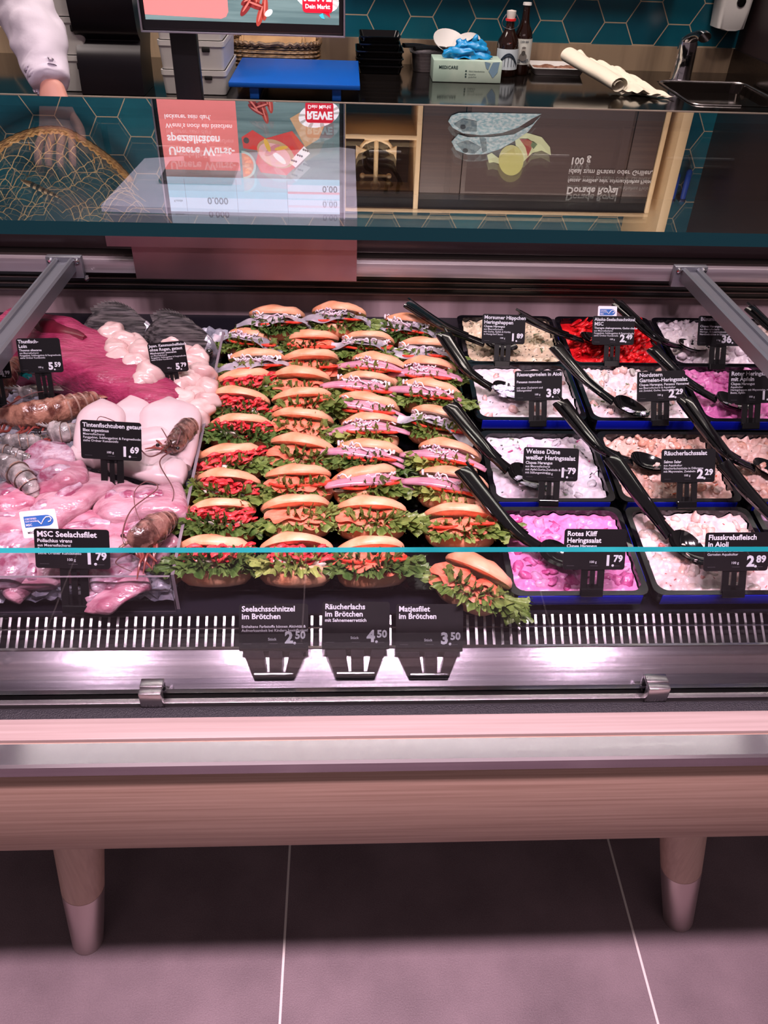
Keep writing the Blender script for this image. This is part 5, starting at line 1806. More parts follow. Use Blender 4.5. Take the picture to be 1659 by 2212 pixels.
for i, (pa, pb_, lb) in enumerate((((872, 98), (935, 118), 'black plastic ladle handle lying over the steel container, upper one'), ((895, 105), (960, 122), 'black plastic ladle handle lying over the steel container, lower one'))):
    A, B = PY(pa[0], pa[1], 3.27), PY(pb_[0], pb_[1], 3.31)
    A.z, B.z = max(A.z, CZ + .05), max(B.z, CZ + .072)
    b = MB()
    mid = (A + B) / 2
    b.loft(smooth_path([A - mid, Vector((0, 0, .004)), B - mid], 14), [.016] + [.014] * 12 + [.008], [.007] * 14, black_pl, 12, pw=3)
    b.blob(B - mid + (B - A) * .25, (.03, .022, .008), black_pl, 0)
    o = b.build('ladle', None, True)
    o.location = mid
    tag(o, lb, 'ladle', 'black ladles')
# glove box with blue glove
xa_, xb_ = X((934, 178), 3.105), X((1081, 178), 3.105)
zt = Z((1000, 131), 3.105)
gb = wthing('glove_box', 'pale green cardboard box with blue disposable glove sticking out', 'glove box', ((xa_ + xb_) / 2, 3.16, CZ))
w, h = xb_ - xa_, zt - CZ
b = MB()
pale = mat('pale_green_card', (166, 190, 176), 0.5, 0, (186, 204, 190), 8)
b.rbox((-w / 2, -.055, .001), (w / 2, .055, h), .002, pale)
b.build('carton', gb)
b = MB()
T = Matrix.Translation((0, -.0558, 0)) @ Matrix.Rotation(PI / 2, 4, 'X')
gtxt = mat('dark_green_print', (44, 70, 70), 0.5)
text_into(b, [('MEDICARE', -w * .42, h * .62, .014, .02, 'LEFT'), ('Nitril Handschuhe', w * .02, h * .50, .0075, 0, 'LEFT'), ('latexfrei', w * .02, h * .36, .0075, 0, 'LEFT'), ('puderfrei', w * .02, h * .24, .0075, 0, 'LEFT')], gtxt, T)
for zz in (.50, .36, .24):
    b.lathe([(.001, 0), (.003, 0), (.001, .0003)], gtxt, T @ Matrix.Translation((-w * .02, h * zz + .003, 0)), 10)
b.build('lettering', gb, False)
b = MB()
lf = mat('blue_watercolour_print', (120, 150, 172), 0.5)
for pl in ([(.36, .95), (.46, .98), (.44, .5), (.38, .25), (.31, .55)], [(.24, .98), (.33, .92), (.30, .62), (.27, .70)]):
    b.add([T @ Vector((px * w, pz * h, .0001)) for px, pz in pl], [list(range(len(pl)))], lf)
b.build('leaf_print', gb, False)
b = MB()
glv = mat('blue_nitrile', (24, 142, 206), 0.3, bump=0.4, bscale=60)
b.rings([[(x, y, h + .0006) for x, y in rrect(.12 * k, .05 * k, .02 * k, 6, .0, 0)] for k in (1, .1)], dark_gap)
b.build('opening', gb)


def glove(u, v):
    a = 2 * PI * u
    q = Vector((math.cos(a), math.sin(a), v * 2))
    r = (.075 - .045 * v ** 1.3) * (1 + .55 * noise.noise(q * 1.9 + Vector((4, 2, 9)))) + .003
    return Vector((r * math.cos(a) * 1.0 + .012 * v, r * .45 * math.sin(a), h + .002 + .052 * v ** .9 + .012 * noise.noise(q * 2.6)))


b.v, b.f, b.mi, b.mats = [], [], [], []
b.grid(glove, 44, 14, glv, closed_u=True)
b.tube([Vector((-.03, -.01, h + .01)), Vector((-.065, -.02, h + .022)), Vector((-.085, -.03, h + .012))], [.012, .009, .006], glv, 8)
b.tube([Vector((.02, 0, h + .04)), Vector((.027, 0, h + .062)), Vector((.03, 0, h + .072))], [.012, .009, .004], glv, 8)
b.build('glove', gb, True, None, 'crumpled blue nitrile glove')
# bottles
amber = mat('dark_amber_glass', (30, 12, 6), 0.05, coat=0.8)
lab_w = mat('paper_label', (206, 206, 200), 0.6)
bot = PZ(1090, 163, CZ)
b1 = wthing('swing_top_bottle', 'squat dark swing-top bottle with a bridge picture on its label', 'bottle', (bot.x, bot.y, CZ))
sc1 = depth(bot) / F
hh = Z((1095, 45), bot.y) - CZ
b = MB()
r1 = 23.5 * sc1
b.lathe([(.001, .001), (r1 * .95, .001), (r1, .006), (r1, hh * .54), (r1 * .92, hh * .66), (r1 * .55, hh * .80), (r1 * .40, hh * .88), (r1 * .36, hh), (r1 * .44, hh * 1.005), (r1 * .44, hh * 1.03), (.001, hh * 1.03)], amber, None, 30)
b.build('bottle_body', b1)
b = MB()
b.grid(lambda u, v: (r1 * 1.01 * math.sin(lerp(-1.3, 1.3, u)), -r1 * 1.01 * math.cos(lerp(-1.3, 1.3, u)), hh * lerp(.14, .52, v)), 20, 2, mat('bluish_label', (196, 206, 214), .6))
b.build('label', b1, label='pale blue paper label')
b = MB()
navy = mat('navy_print', (36, 50, 66), .6)
for k in (0, 1):
    b.tube([(r1 * 1.03 * math.sin(lerp(-.9, .9, t)), -r1 * 1.03 * math.cos(lerp(-.9, .9, t)), hh * (.24 + .20 * math.sin(PI * t) * (1 - .2 * k))) for t in arr(lambda t: t, 16)], .0022, navy, 6)
for t in arr(lambda t: t, 7):
    a = lerp(-.9, .9, t)
    b.tube([(r1 * 1.03 * math.sin(a), -r1 * 1.03 * math.cos(a), hh * .20), (r1 * 1.03 * math.sin(a), -r1 * 1.03 * math.cos(a), hh * (.24 + .20 * math.sin(PI * t)))], .001, navy, 5)
b.build('bridge_print', b1)
b = MB()
b.lathe([(.001, hh * 1.03), (r1 * .34, hh * 1.03), (r1 * .40, hh * 1.10), (r1 * .42, hh * 1.18), (.001, hh * 1.20)], mat('white_porcelain', (222, 212, 206), .3), None, 18)
b.build('stopper', b1, label='white stopper')
b = MB()
b.lathe([(.001, hh * 1.005), (r1 * .47, hh * 1.005), (r1 * .47, hh * 1.045), (.001, hh * 1.045)], red_pl, None, 18)
b.build('rubber_seal', b1, label='red rubber seal')
b = MB()
for s in (-1, 1):
    b.tube(smooth_path([(s * r1 * .45, 0, hh * 1.12), (s * r1 * .75, -.004, hh * 1.0), (s * r1 * .62, -.006, hh * .90), (0, -r1 * .5, hh * .86)], 16), .0014, steel, 6)
b.build('wire_clasp', b1)
b = MB()
b.lathe([(.001, 0), (r1 * .26, 0), (r1 * .26, .0008), (.001, .0008)], mat('orange_seal', (226, 84, 50), .5), Matrix.Translation((0, -r1 * .80, hh * .68)) @ Matrix.Rotation(PI / 2 - .5, 4, 'X'), 20)
b.build('seal_sticker', b1, label='round orange sticker')
bot = PZ(1121, 160, CZ)
b2 = wthing('brown_bottle', 'tall brown bottle with a bearded man on its label', 'bottle', (bot.x, bot.y, CZ))
sc1 = depth(bot) / F
hh = Z((1137, 5), bot.y) - CZ
r2 = 19.5 * sc1
b = MB()
b.lathe([(.001, .001), (r2 * .95, .001), (r2, .006), (r2, hh * .52), (r2 * .9, hh * .60), (r2 * .55, hh * .70), (r2 * .42, hh * .78), (r2 * .36, hh * .95), (r2 * .42, hh * .955), (r2 * .42, hh * .972), (.001, hh * .972)], amber, None, 30)
b.build('bottle_body', b2)
b = MB()
b.lathe([(.001, hh * .965), (r2 * .47, hh * .965), (r2 * .44, hh), (.001, hh)], white_pl, None, 24)
b.build('crown_cap', b2, label='white crown cap')
b = MB()
b.grid(lambda u, v: (r2 * 1.01 * math.sin(lerp(-1.35, 1.35, u)), -r2 * 1.01 * math.cos(lerp(-1.35, 1.35, u)), hh * lerp(.16, .52, v)), 20, 2, lab_w)
b.build('label', b2, label='off-white paper label')
b = MB()
grey_i = mat('grey_print', (110, 104, 100), .6)
Tl = Matrix.Translation((0, -r2 * 1.035, 0)) @ Matrix.Rotation(PI / 2, 4, 'X')


def flat_ell(cx, cz, rx, rz, m, k):
    b.add([Tl @ Vector((cx + rx * math.cos(a), cz + rz * math.sin(a), k * .0003)) for a in arr(lambda t: t * 2 * PI, 18)[:-1]], [list(range(17))], m)


flat_ell(0, hh * .27, r2 * .42, hh * .06, grey_i, 1)
flat_ell(0, hh * .36, r2 * .24, hh * .035, mat('light_print', (176, 168, 160), .6), 2)
flat_ell(0, hh * .325, r2 * .22, hh * .035, mat('beard_print', (70, 66, 64), .6), 3)
flat_ell(0, hh * .40, r2 * .22, hh * .015, grey_i, 3)
b.build('portrait_print', b2, False, label='small printed portrait of a bearded man')
b = MB()
text_into(b, [('DER SEE', 0, hh * .47, .0085, .02, 'CENTER'), ('KOPF DER', 0, hh * .215, .009, .03, 'CENTER'), ('ELB FRESST', 0, hh * .185, .009, .03, 'CENTER')], navy, Tl)
b.build('label_lettering', b2, False)
# white meat tray
b = MB()
w = X((1266, 155), 3.27) - X((1152, 155), 3.27)
b.rings([[(x, y, z) for x, y in rrect(w - k, .15 - k, .012, 4)] for k, z in ((.024, .001), (.004, .022), (0, .023), (0, .026), (.008, .026), (.028, .006))], white_pl)
o = b.build('serving_plate', None, True)
o.location = (X((1208, 155), 3.27), 3.345, CZ)
tag(o, 'white rectangular plate left of the folded towel', 'plate')
pl_loc = o.location.copy()
for i in range(4):
    b = MB()
    b.blob((0, 0, 0), (.03, .03, .008), mat('cooked_meat', (120, 74, 58), .4, 0, (170, 124, 104), 40), .5, 3, i * 3)
    o2 = b.build('meat_piece', None, True)
    o2.location = pl_loc + Vector((-.07 + .045 * i, .02 * (i % 2), .014))
    tag(o2, 'brown piece of food on the white rectangular plate', 'food', 'pieces on the white plate')
# folded paper towel
tw = mat('cream_paper_towel', (232, 222, 204), 0.8, bump=0.15, bscale=90)
T = Matrix.Translation((PZ(1330, 185, CZ).x - .045, 3.055, CZ))
tr = thing('paper_towel', 'cream folded paper cloth, rolled on the left, lying by the sink', 'cloth', T.translation)
b = MB()
pa, pbv = Vector((-.125, .15, .078)), Vector((.004, -.095, .032))
axis = (pbv - pa).normalized()
s_ = axis.cross(Vector((0, 0, 1))).normalized()


def roll(u, v):
    a = 2 * PI * 1.7 * u
    r = .012 + .015 * u
    p = pa.lerp(pbv, v) + s_ * r * 1.55 * math.cos(a) + Vector((0, 0, 1)) * r * 1.0 * math.sin(a)
    p.z += .003 * noise.noise(p * 14)
    return p


b.grid(roll, 80, 18, tw)
b.build('rolled_edge', tr)
b = MB()


def sheet(u, v, k):
    p = pa.lerp(pbv, v * .95 + .02) + Vector((.02 + u * (.175 - .025 * k), -u * .035 + .012 * math.sin(4 * u + k), 0))
    p.z = .004 + (.085 - .012 * k) * (1 - v) * (1 - .55 * u) + k * .004 + .020 * noise.noise(Vector((u * 4 + k * 3, v * 4, k * 4))) + .004 * math.sin(u * 14 + v * 6 + k)
    p.z = max(p.z, .002 + k * .002)
    return p


for k in range(4):
    b.grid(lambda u, v, k=k: sheet(u, v, k), 34, 22, tw)
b.build('folded_layers', tr, True, None)
# faucet
fb = PZ(1478, 178, CZ)
fa = thing('faucet', 'chrome sensor faucet rising at the rear of the sink', 'faucet', (fb.x, 3.27, CZ))
b = MB()
b.loft([Vector((0, 0, .001)), Vector((0, 0, .006)), Vector((0, 0, .07)), Vector((-.002, -.004, .115)), Vector((-.004, -.010, .135))], [.040, .038, .036, .034, .028], [.034, .032, .030, .027, .018], chrome, 22, up=(0, 1, 0))
b.build('faucet_body', fa)
b = MB()
b.loft(smooth_path([Vector((-.006, .004, .118)), Vector((.004, -.022, .140)), Vector((.016, -.060, .152)), Vector((.022, -.085, .148))], 12), [.030] * 4 + [.025] * 8, [.017] * 12, chrome, 18)
b.build('spout', fa)
b = MB()
b.rbox((-.008, -.0345, .05), (.008, -.0285, .085), .0015, black_gl)
b.build('sensor_window', fa, label='black sensor window')
# wall dispenser
xa_, xb_ = X((1551, 40), 3.36), X((1617, 40), 3.36)
ds = thing('soap_dispenser', 'white soap dispenser fixed to the petrol tiles at top right', 'dispenser', ((xa_ + xb_) / 2, 3.40, Z((1580, 62), 3.36)))
b = MB()
w = (xb_ - xa_)
pr = [(-.006, -.03, .030, .7), (.0, -.045, .045, .95), (.06, -.05, .05, 1.0), (.16, -.05, .05, 1.04), (.26, -.045, .05, 1.0)]
b.rings([[(x * k, y + (y0 + y1) * 0, z) for x, y in rrect(w * k, .098, .02, 5)] for z, y0, y1, k in pr], white_pl)
b.build('housing', ds)
b = MB()
b.lathe([(.001, 0), (.016, 0), (.016, .004), (.011, .006), (.001, .004)], black_gl, Matrix.Translation((.01, -.049, .085)) @ Matrix.Rotation(PI / 2, 4, 'X'), 20)
b.build('sight_glass', ds, label='round dark sight glass')

# ------------------------------------------------------------------ wall units above, seen mirrored in the glass shelf
YC = 3.1
cabw = thing('wall_cabinet', 'dark walnut wall cabinet in a pale wood frame with open niche on its left', 'cabinet', (.6, 3.27, 1.60))
zb_, zt_ = 1.60, 2.012


def bar(b, xa, xb, za, zb, y0=YC - .006, y1=3.45):
    b.rbox((xa, y0, za), (xb, y1, zb), .002, cream_wood)


sub(cabw, 'frame', lambda b: (bar(b, -.012, .002, zb_, zt_ + .014), bar(b, .258, .276, zb_, zt_), bar(b, 1.155, 1.172, zb_, zt_), bar(b, -.012, 1.172, zt_, zt_ + .014), bar(b, -.012, 1.172, zb_ - .016, zb_), bar(b, 0, .26, 1.752, 1.768)), label='pale wood frame and niche shelf')
sub(cabw, 'back_panel', lambda b: b.box((0, 3.43, zb_), (.26, 3.449, zt_), dark_wood), False)
sub(cabw, 'top_panel', lambda b: (b.box((.276, YC + .002, 1.955), (1.155, YC + .02, zt_), black_pl), b.box((0, YC + .01, 1.955), (.258, YC + .03, zt_), black_pl)), False, label='black upper panel')
xs_ = [.277, .432, 1.052, 1.154]
for i in range(3):
    sub(cabw, 'door', lambda b: b.rbox((xs_[i] + .0015, YC, zb_ + .002), (xs_[i + 1] - .0015, YC + .02, 1.953), .0015, dark_wood))
sub(cabw, 'carcass', lambda b: b.box((.277, YC + .021, zb_), (1.154, 3.449, zt_ - .002), dark_gap), False)
bt = MB()
bt.rbox((-.02, 3.40, 2.050), (1.215, 3.449, 2.070), .002, cream_wood)
o = bt.build('wall_batten', None)
tag(o, 'pale wood batten on the tiles above the wall cabinet', 'batten')
bt = MB()
bt.rbox((1.20, 3.05, 1.45), (1.235, 3.449, 2.20), .002, cream_wood)
o = bt.build('wood_upright', None)
tag(o, 'pale wood upright panel right of the wall cabinet', 'upright panel')
# anchor on the niche shelf
anchor_m = mat('cream_painted_anchor', (206, 180, 140), 0.4)


def av(x, y):
    p = RY(x, y, 3.16)
    return Vector((p.x, 3.16, p.z))


base_z = 1.7695
an = thing('anchor_ornament', 'cream wooden anchor standing in the niche of the wall cabinet', 'ornament', (av(813, 310).x, 3.16, base_z))
To = an.matrix_world.inverted()
b = MB()
zbot = base_z + .012
s0 = To @ Vector((av(813, 310).x, 3.16, zbot))
zr = (To @ av(810, 398)).z
b.tube([s0, Vector((0, 0, zr - .012))], .0085, anchor_m, 12)
b.build('shank', an)
b = MB()
arc = [Vector((s * .062 * math.sin(a), 0, .012 + .062 * .85 * (1 - math.cos(a)))) for s in (-1,) for a in arr(lambda t: (1 - t) * 1.45, 12)] + [Vector((.062 * math.sin(a), 0, .012 + .062 * .85 * (1 - math.cos(a)))) for a in arr(lambda t: t * 1.45, 12)][1:]
b.tube(arc, [.0045] + [.006] * 5 + [.009] * 11 + [.006] * 5 + [.0045], anchor_m, 12)
for s in (-1, 1):
    e = arc[0] if s < 0 else arc[-1]
    b.prism([(e.x - s * .026, e.z - .006), (e.x + s * .014, e.z - .022), (e.x + s * .014, e.z + .026), (e.x + s * .004, e.z + .006)], .012, anchor_m, Matrix(((1, 0, 0, 0), (0, 0, -1, .006), (0, 1, 0, 0), (0, 0, 0, 1))))
b.build('arms', an)
b = MB()
b.tube([Vector((-.045, 0, zr - .030)), Vector((.045, 0, zr - .030))], .006, anchor_m, 10)
for s in (-1, 1):
    b.blob((s * .050, 0, zr - .030), .011, anchor_m, 0)
b.build('stock', an)
b = MB()
b.tube([Vector((.016 * math.cos(a), 0, zr + .004 + .016 * math.sin(a))) for a in arr(lambda t: t * 2 * PI, 30)], .005, anchor_m, 10)
b.build('ring', an)
b = MB()
b.rbox((-.045, -.025, .0005), (.045, .025, .012), .002, anchor_m)
b.build('plinth', an)

# printed dorade poster on the cabinet doors
pn = thing('fish_poster', 'dark poster on the cabinet doors with two silver fish, lemon and white lettering', 'poster', (.75, YC - .003, 1.62))
pdk = mat('poster_brown', (74, 56, 54), .5)
sub(pn, 'sheet', lambda b: b.box((.45, YC - .0016, 1.625), (1.04, YC - .0004, 1.945), pdk), False)


def pv(x, y, k):
    p = RY(x, y, YC - .002)
    return Vector((p.x, YC - .002 - .0004 * k, p.z))


def pp(b, px, m, k):
    b.add([pv(x, y, k) for x, y in px], [list(range(len(px)))], m)


scale_p = mat('poster_fish_silver', (136, 172, 182), .5, 0, (196, 208, 212), 70, (1, 1, 2), emit=.0)
scale_d = mat('poster_fish_shade', (92, 112, 122), .5, 0, (128, 142, 146), 80)


def poster_fish(b):
    f1 = [(968, 262), (975, 250), (990, 244), (1030, 243), (1170, 246), (1150, 256), (1120, 275), (1085, 287), (1040, 292), (1000, 288), (978, 276)]
    f2 = [(975, 306), (990, 290), (1010, 296), (1060, 296), (1110, 290), (1150, 268), (1168, 250), (1140, 285), (1110, 305), (1080, 322), (1045, 333), (1010, 334), (985, 324)]
    pp(b, f1, scale_p, 2)
    pp(b, f2, scale_p, 3)
    pp(b, [(985, 310), (1010, 302), (1040, 318), (1025, 332), (1000, 328)], scale_d, 4)
    pp(b, [(980, 268), (1000, 256), (1030, 262), (1030, 284), (1000, 284)], scale_d, 4)
    for cx, cy in ((1000, 274), (1005, 325)):
        pp(b, [(cx + 6 * math.cos(a), cy + 5 * math.sin(a)) for a in arr(lambda t: t * 2 * PI, 16)[:-1]], mat('poster_eye', (40, 44, 50), .5), 5)
    pp(b, [(1035, 296), (1050, 300), (1052, 326), (1042, 330)], scale_d, 5)


sub(pn, 'fish_print', poster_fish, False, label='two printed silver fish')


def lemon(b):
    pp(b, [(1052, 335), (1062, 330), (1075, 340), (1095, 350), (1085, 356), (1066, 350), (1056, 352)], mat('poster_leaf', (206, 214, 170), .5), 2)
    pp(b, [(1112, 300), (1130, 285), (1150, 290), (1170, 296), (1188, 318), (1190, 335), (1170, 325), (1150, 330), (1130, 350), (1118, 340)], mat('poster_leaf', (206, 214, 170), .5), 2)
    pp(b, [(1104 + 27 * math.cos(a), 346 + 33 * math.sin(a)) for a in arr(lambda t: t * 2 * PI, 28)[:-1]], mat('poster_lemon', (190, 186, 116), .5), 4)
    pp(b, [(1122, 300), (1140, 300), (1152, 308), (1148, 320), (1140, 338), (1135, 318)], mat('poster_cherry', (150, 52, 50), .5), 5)
    pp(b, [(1150, 305), (1160, 312), (1152, 322), (1146, 314)], mat('poster_herb', (60, 90, 60), .5), 6)


sub(pn, 'lemon_print', lemon, False, label='printed lemon slice and salad leaf')
ptx = mat('poster_lettering', (226, 222, 222), .5)


def ptext(b):
    for s, x, y, ypx, bold in (('Dorade Royal', 1225, 404, 16, .03), ('festes, weißes, sehr schmackhaftes Fleisch,', 1227, 386, 9, .015), ('ideal zum Braten oder Grillen,', 1229, 365, 12, .012), ('100 g', 1233, 340, 16, .025)):
        p = pv(x, y, 5)
        d = depth((p.x, p.y, 2 * GZ - p.z))
        size = ypx * 1.25 * d / F
        text_into(b, [(s, 0, 0, size, bold, 'LEFT')], ptx, Matrix.Translation(p) @ Matrix.Rotation(PI / 2, 4, 'X'))


sub(pn, 'poster_text', ptext, False, label='white lettering')
# blue brush handles on the tiles
for i, (x, ya, yb) in enumerate(((1455, 432, 376), (1478, 432, 368), (1524, 432, 364), (1544, 432, 388))):
    A, B = RY(x, ya, 3.38), RY(x, yb, 3.38)
    B.x = A.x
    bsh = thing('brush_handle', 'blue plastic handle hanging on the tiles right of the wood upright, %s from the left' % ('first', 'second', 'third', 'fourth')[i], 'brush', (B.x, 3.40, min(A.z, B.z)), None, 'blue handles on the wall')
    L_ = abs(A.z - B.z)
    b = MB()
    b.loft([Vector((0, 0, 0)), Vector((0, 0, .008)), Vector((0, 0, L_ * .5)), Vector((0, 0, L_))], [.008, .013, .013, .011], [.006, .010, .010, .008], mat('blue_handle', (28, 74, 170), .35), 14, up=(0, 1, 0))
    b.build('grip', bsh)
    b = MB()
    b.rbox((-.014, -.006, L_), (.014, .048, L_ + .014), .003, black_pl)
    b.build('wall_hook', bsh)
# fishing net on the tiles at left
rope = mat('straw_rope', (190, 146, 88), 0.8, 0, (150, 108, 62), 60)
cord = mat('net_cord', (206, 178, 128), 0.8)
net = thing('fishing_net', 'straw coloured fishing net with rope border draped on the tiles at left', 'fishing net', (-.75, 3.42, 1.75))


def nv(x, y, Y=3.40):
    p = RY(x, y, Y)
    return Vector((p.x, Y, p.z))


ARC = [(-60, 372), (0, 318), (60, 289), (110, 281), (150, 288), (200, 318), (245, 352), (280, 388)]
arc_s = smooth_path([Vector((x, y, 0)) for x, y in ARC], 60)


def arcy(x):
    for a, c in zip(arc_s, arc_s[1:]):
        if a.x <= x <= c.x:
            return lerp(a.y, c.y, (x - a.x) / max(1e-6, c.x - a.x))
    return 400


def netf(b):
    nx, ny = 17, 11

    def node(i, j):
        x = -50 + 330 * (i / nx)
        x = x + 8 * math.sin(j * 1.3 + i)
        y0 = arcy(max(-59, min(279, x)))
        y = lerp(y0, 475 + 20 * math.sin(i * .7), (j / ny) ** .9) + 5 * math.sin(i * 2.1 + j * 1.7)
        return nv(x + j * 4, y, 3.405 + .015 * math.sin(i * .9 + j))
    for j in range(ny):
        for i in range(nx):
            if (i + j) % 2 == 0:
                p = node(i, j)
                for di in (-1, 1):
                    if 0 <= i + di <= nx:
                        q = node(i + di, j + 1)
                        m = (p + q) / 2 + Vector((0, 0, -.006))
                        b.tube([p, m, q], .0016, cord, 5)


sub(net, 'netting', netf, label='thin cord mesh')


def ropef(b):
    base = [nv(p.x, p.y, 3.40) for p in arc_s]
    for k in range(3):
        b.tube([p + Vector((.008 * math.cos(i * .9 + k * 2.1), 0, .008 * math.sin(i * .9 + k * 2.1))) for i, p in enumerate(base)], .009, rope, 7)
    for x in (105, 60, 200):
        p = nv(x, arcy(x) + 14, 3.395)
        b.tube([p, p + Vector((.004, -.005, .022)), p + Vector((.0, -.004, .034))], .0025, rope, 6)


sub(net, 'rope_border', ropef, label='thick straw rope edge')


def floatf(b):
    A, B = nv(44, 388, 3.38), nv(132, 428, 3.38)
    pts = [A.lerp(B, t) for t in arr(lambda t: t, 16)]
    wd = [.002, .008, .013, .016, .017, .017, .017, .016, .015, .014, .013, .011, .010, .008, .006, .003]
    for i in range(15):
        b.tube(pts[i:i + 2], wd[i:i + 2], cream_wood if i < 4 or i % 2 else mat('float_black', (34, 32, 32), .5), 12, flat=.6)


sub(net, 'float', floatf, label='black and cream striped wooden float')

# ------------------------------------------------------------------ person behind the counter
skin_p = mat('skin', (214, 152, 136), 0.5, sss=0.15)
shirt_m = mat('white_cotton', (214, 204, 218), 0.75, bump=0.3, bscale=45)
apron_m = mat('dark_navy_apron', (30, 30, 40), 0.8, bump=0.15, bscale=200)
hair_m = mat('dark_brown_hair', (46, 32, 26), 0.6, bump=0.5, bscale=80)


def skin_mesh(name, chains, m, parent, levels=2, root=0, fold=0.0):
    """chains: list of lists of (index or None, (x,y,z), radius); joins share an index"""
    vs, es, rs = [], [], []
    for ch in chains:
        prev = None
        for it in ch:
            if isinstance(it, int):
                prev = it
                continue
            p, r = it
            vs.append(p)
            rs.append(r if hasattr(r, '__len__') else (r, r))
            if prev is not None:
                es.append((prev, len(vs) - 1))
            prev = len(vs) - 1
    me = bpy.data.meshes.new(name)
    me.from_pydata(vs, es, [])
    o = bpy.data.objects.new(name, me)
    COL.objects.link(o)
    md = o.modifiers.new('skin', 'SKIN')
    md.use_smooth_shade = True
    if not me.skin_vertices:
        me.attributes.new('skin', 'FLOAT', 'POINT') if False else None
    bpy.context.view_layer.objects.active = o
    lay = me.skin_vertices[0].data if me.skin_vertices else None
    if lay is None:
        bpy.context.view_layer.update()
        lay = me.skin_vertices[0].data
    for i, r in enumerate(rs):
        lay[i].radius = r
        lay[i].use_root = (i == root)
    sb = o.modifiers.new('sub', 'SUBSURF')
    sb.levels = sb.render_levels = levels
    dg = bpy.context.evaluated_depsgraph_get()
    out = bpy.data.meshes.new_from_object(o.evaluated_get(dg))
    bpy.data.objects.remove(o)
    out.materials.clear()
    out.materials.append(m)
    if fold:
        for v in out.vertices:
            q = v.co
            k = noise.noise(Vector((q.x * 9, q.y * 9, q.z * 26))) + .6 * noise.noise(Vector((q.x * 30 + 5, q.y * 30, q.z * 34)))
            v.co = q + v.normal * fold * k
    for p in out.polygons:
        p.use_smooth = True
        p.material_index = 0
    return link(name, out, parent)


wrist = PY(112, 192, 1.87)
palm = Vector((wrist.x + .006, wrist.y - .035, wrist.z - .075))
elbow = PY(70, 40, 2.04)
PX0 = elbow.x - .36
per = thing('person', 'person in white shirt and dark apron, forearm reaching down to the rear ledge', 'person', (PX0, 2.16, 0))
o3 = per.matrix_world.translation
V = lambda x, y, z: (x, y, z)
wl, el, pl_ = (wrist - o3), (elbow - o3), (palm - o3)
shr = Vector((.175, 0.0, 1.40))
body = skin_mesh('body', [
    [(V(0, 0, .95), (.15, .11)), (V(0, 0, 1.12), (.135, .10)), (V(0, 0, 1.30), (.16, .11)), (V(0, 0, 1.42), (.10, .08)), (V(0, -.01, 1.50), .052), (V(0, -.02, 1.56), .055), (V(0, -.03, 1.62), (.072, .088)), (V(0, -.028, 1.70), (.076, .092)), (V(0, -.02, 1.75), (.05, .06))],
    [2, (tuple(shr), .058), (tuple(shr.lerp(el, .5)), .048), (tuple(el), .040), (tuple(el.lerp(wl, .4)), .037), (tuple(wl), .024)],
    [2, (V(-.165, 0, 1.40), .058), (V(-.21, .02, 1.26), .048), (V(-.23, .02, 1.13), .040), (V(-.21, -.08, 1.04), .034), (V(-.18, -.16, .98), .024), (V(-.17, -.20, .95), (.034, .018))],
    [0, (V(.09, 0, .88), .095), (V(.095, 0, .70), .078), (V(.10, 0, .50), .055), (V(.10, .01, .30), .052), (V(.10, .02, .09), .036), (V(.10, -.06, .035), (.04, .03)), (V(.10, -.15, .028), (.038, .022))],
    [0, (V(-.09, 0, .88), .095), (V(-.095, 0, .70), .078), (V(-.10, 0, .50), .055), (V(-.10, .01, .30), .052), (V(-.10, .02, .09), .036), (V(-.10, -.06, .035), (.04, .03)), (V(-.10, -.15, .028), (.038, .022))],
], skin_p, per)
# hand: palm with five fingers resting on the ledge
ch = [[(tuple(wl + Vector((0, .01, .02))), (.024, .020)), (tuple(wl.lerp(pl_, .55)), (.036, .017)), (tuple(pl_), (.040, .014))]]
for k, (dx, ln) in enumerate(((-.030, .058), (-.010, .070), (.010, .074), (.030, .064))):
    q = pl_ + Vector((dx, -.006, -.004))
    ch.append([2, (tuple(q), .0095), (tuple(q + Vector((dx * .15, -ln * .45, -.014))), .0088), (tuple(q + Vector((dx * .2, -ln * .75, -.032))), .0082), (tuple(q + Vector((dx * .2, -ln * .85, -.050))), .007)])
q = wl.lerp(pl_, .5)
ch.append([1, (tuple(q + Vector((.036, -.012, -.006))), .011), (tuple(q + Vector((.056, -.034, -.028))), .010), (tuple(q + Vector((.060, -.052, -.050))), .008)])
skin_mesh('hand', ch, skin_p, per)
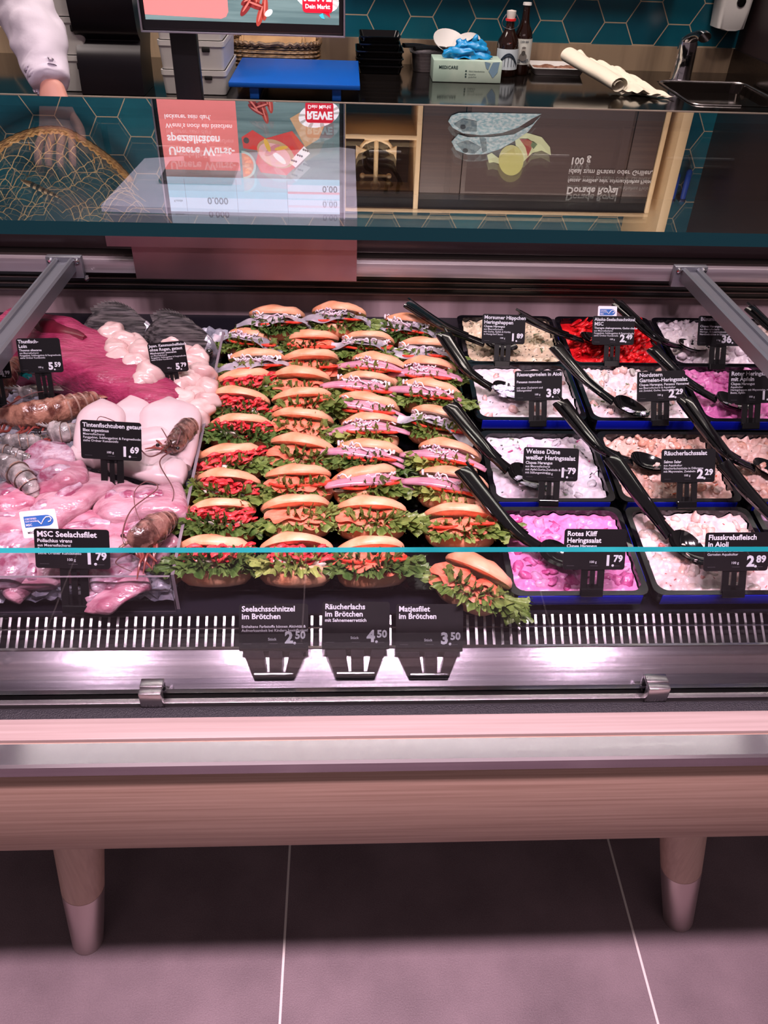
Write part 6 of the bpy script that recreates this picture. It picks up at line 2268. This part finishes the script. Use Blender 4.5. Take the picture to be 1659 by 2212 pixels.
# face details and hair
b = MB()
b.blob((0, -.005, 1.715), (.088, .10, .085), hair_m, .15, 3, 2, 24, 16)
b.build('hair', per)
b = MB()
b.blob((0, -.122, 1.635), (.012, .016, .022), skin_p, 0)
b.build('nose', per)
for s in (-1, 1):
    b = MB()
    b.blob((s * .030, -.108, 1.660), (.011, .008, .007), eye_m, 0)
    b.build('eye', per)
    b = MB()
    b.blob((s * .082, -.01, 1.64), (.010, .018, .030), skin_p, .1)
    b.build('ear', per)
b = MB()
b.blob((0, -.108, 1.590), (.022, .008, .006), mat('lips', (176, 96, 90), .5), 0)
b.build('mouth', per)
# shirt
skin_mesh('shirt', [
    [(V(0, 0, .90), (.168, .128)), (V(0, 0, 1.12), (.155, .118)), (V(0, 0, 1.30), (.178, .126)), (V(0, 0, 1.42), (.125, .10)), (V(0, -.005, 1.475), .066)],
    [2, (tuple(shr), .078), (tuple(shr.lerp(el, .5) + Vector((0, .004, 0))), .068), (tuple(el), .066), (tuple(el.lerp(wl, .35)), .062), (tuple(el.lerp(wl, .7)), .050), (tuple(el.lerp(wl, .9)), .043), (tuple(el.lerp(wl, .96)), .042)],
    [2, (V(-.165, 0, 1.40), .078), (V(-.21, .02, 1.26), .068), (V(-.23, .02, 1.13), .060), (V(-.21, -.08, 1.04), .052), (V(-.19, -.14, .99), .044)],
], shirt_m, per, 4, 0, .008)
# apron: curved sheet over chest and lap
b = MB()


def apr(u, v):
    a = lerp(-1.35, 1.35, u)
    z = lerp(.45, 1.34, v)
    k = 1 - .45 * max(0, (v - .68) / .32)
    return Vector((.195 * math.sin(a * k), -.150 * math.cos(a * k) - .012 * (1 - v), z + .0))


b.grid(apr, 30, 26, apron_m)
b.build('apron', per)
for s in (-1, 1):
    b = MB()
    b.tube(smooth_path([Vector((s * .085, -.142, 1.33)), Vector((s * .075, -.125, 1.42)), Vector((s * .05, -.04, 1.485)), Vector((s * .02, .06, 1.46))], 12), .012, apron_m, 8, flat=.25)
    b.build('apron_strap', per)
trs = mat('dark_trousers', (34, 32, 36), .8)
for s in (-1, 1):
    b = MB()
    b.tube([Vector((s * .085, 0, .93)), Vector((s * .095, 0, .70)), Vector((s * .10, 0, .50)), Vector((s * .10, .01, .30)), Vector((s * .10, .02, .10))], [.112, .096, .076, .072, .066], trs, 20)
    b.build('trouser_leg', per)
    b = MB()
    b.loft([Vector((s * .10, .07, .045)), Vector((s * .10, .0, .05)), Vector((s * .10, -.10, .04)), Vector((s * .10, -.19, .028))], [.03, .048, .05, .03], [.042, .048, .038, .022], black_pl, 18, pw=2.5)
    b.build('shoe', per)
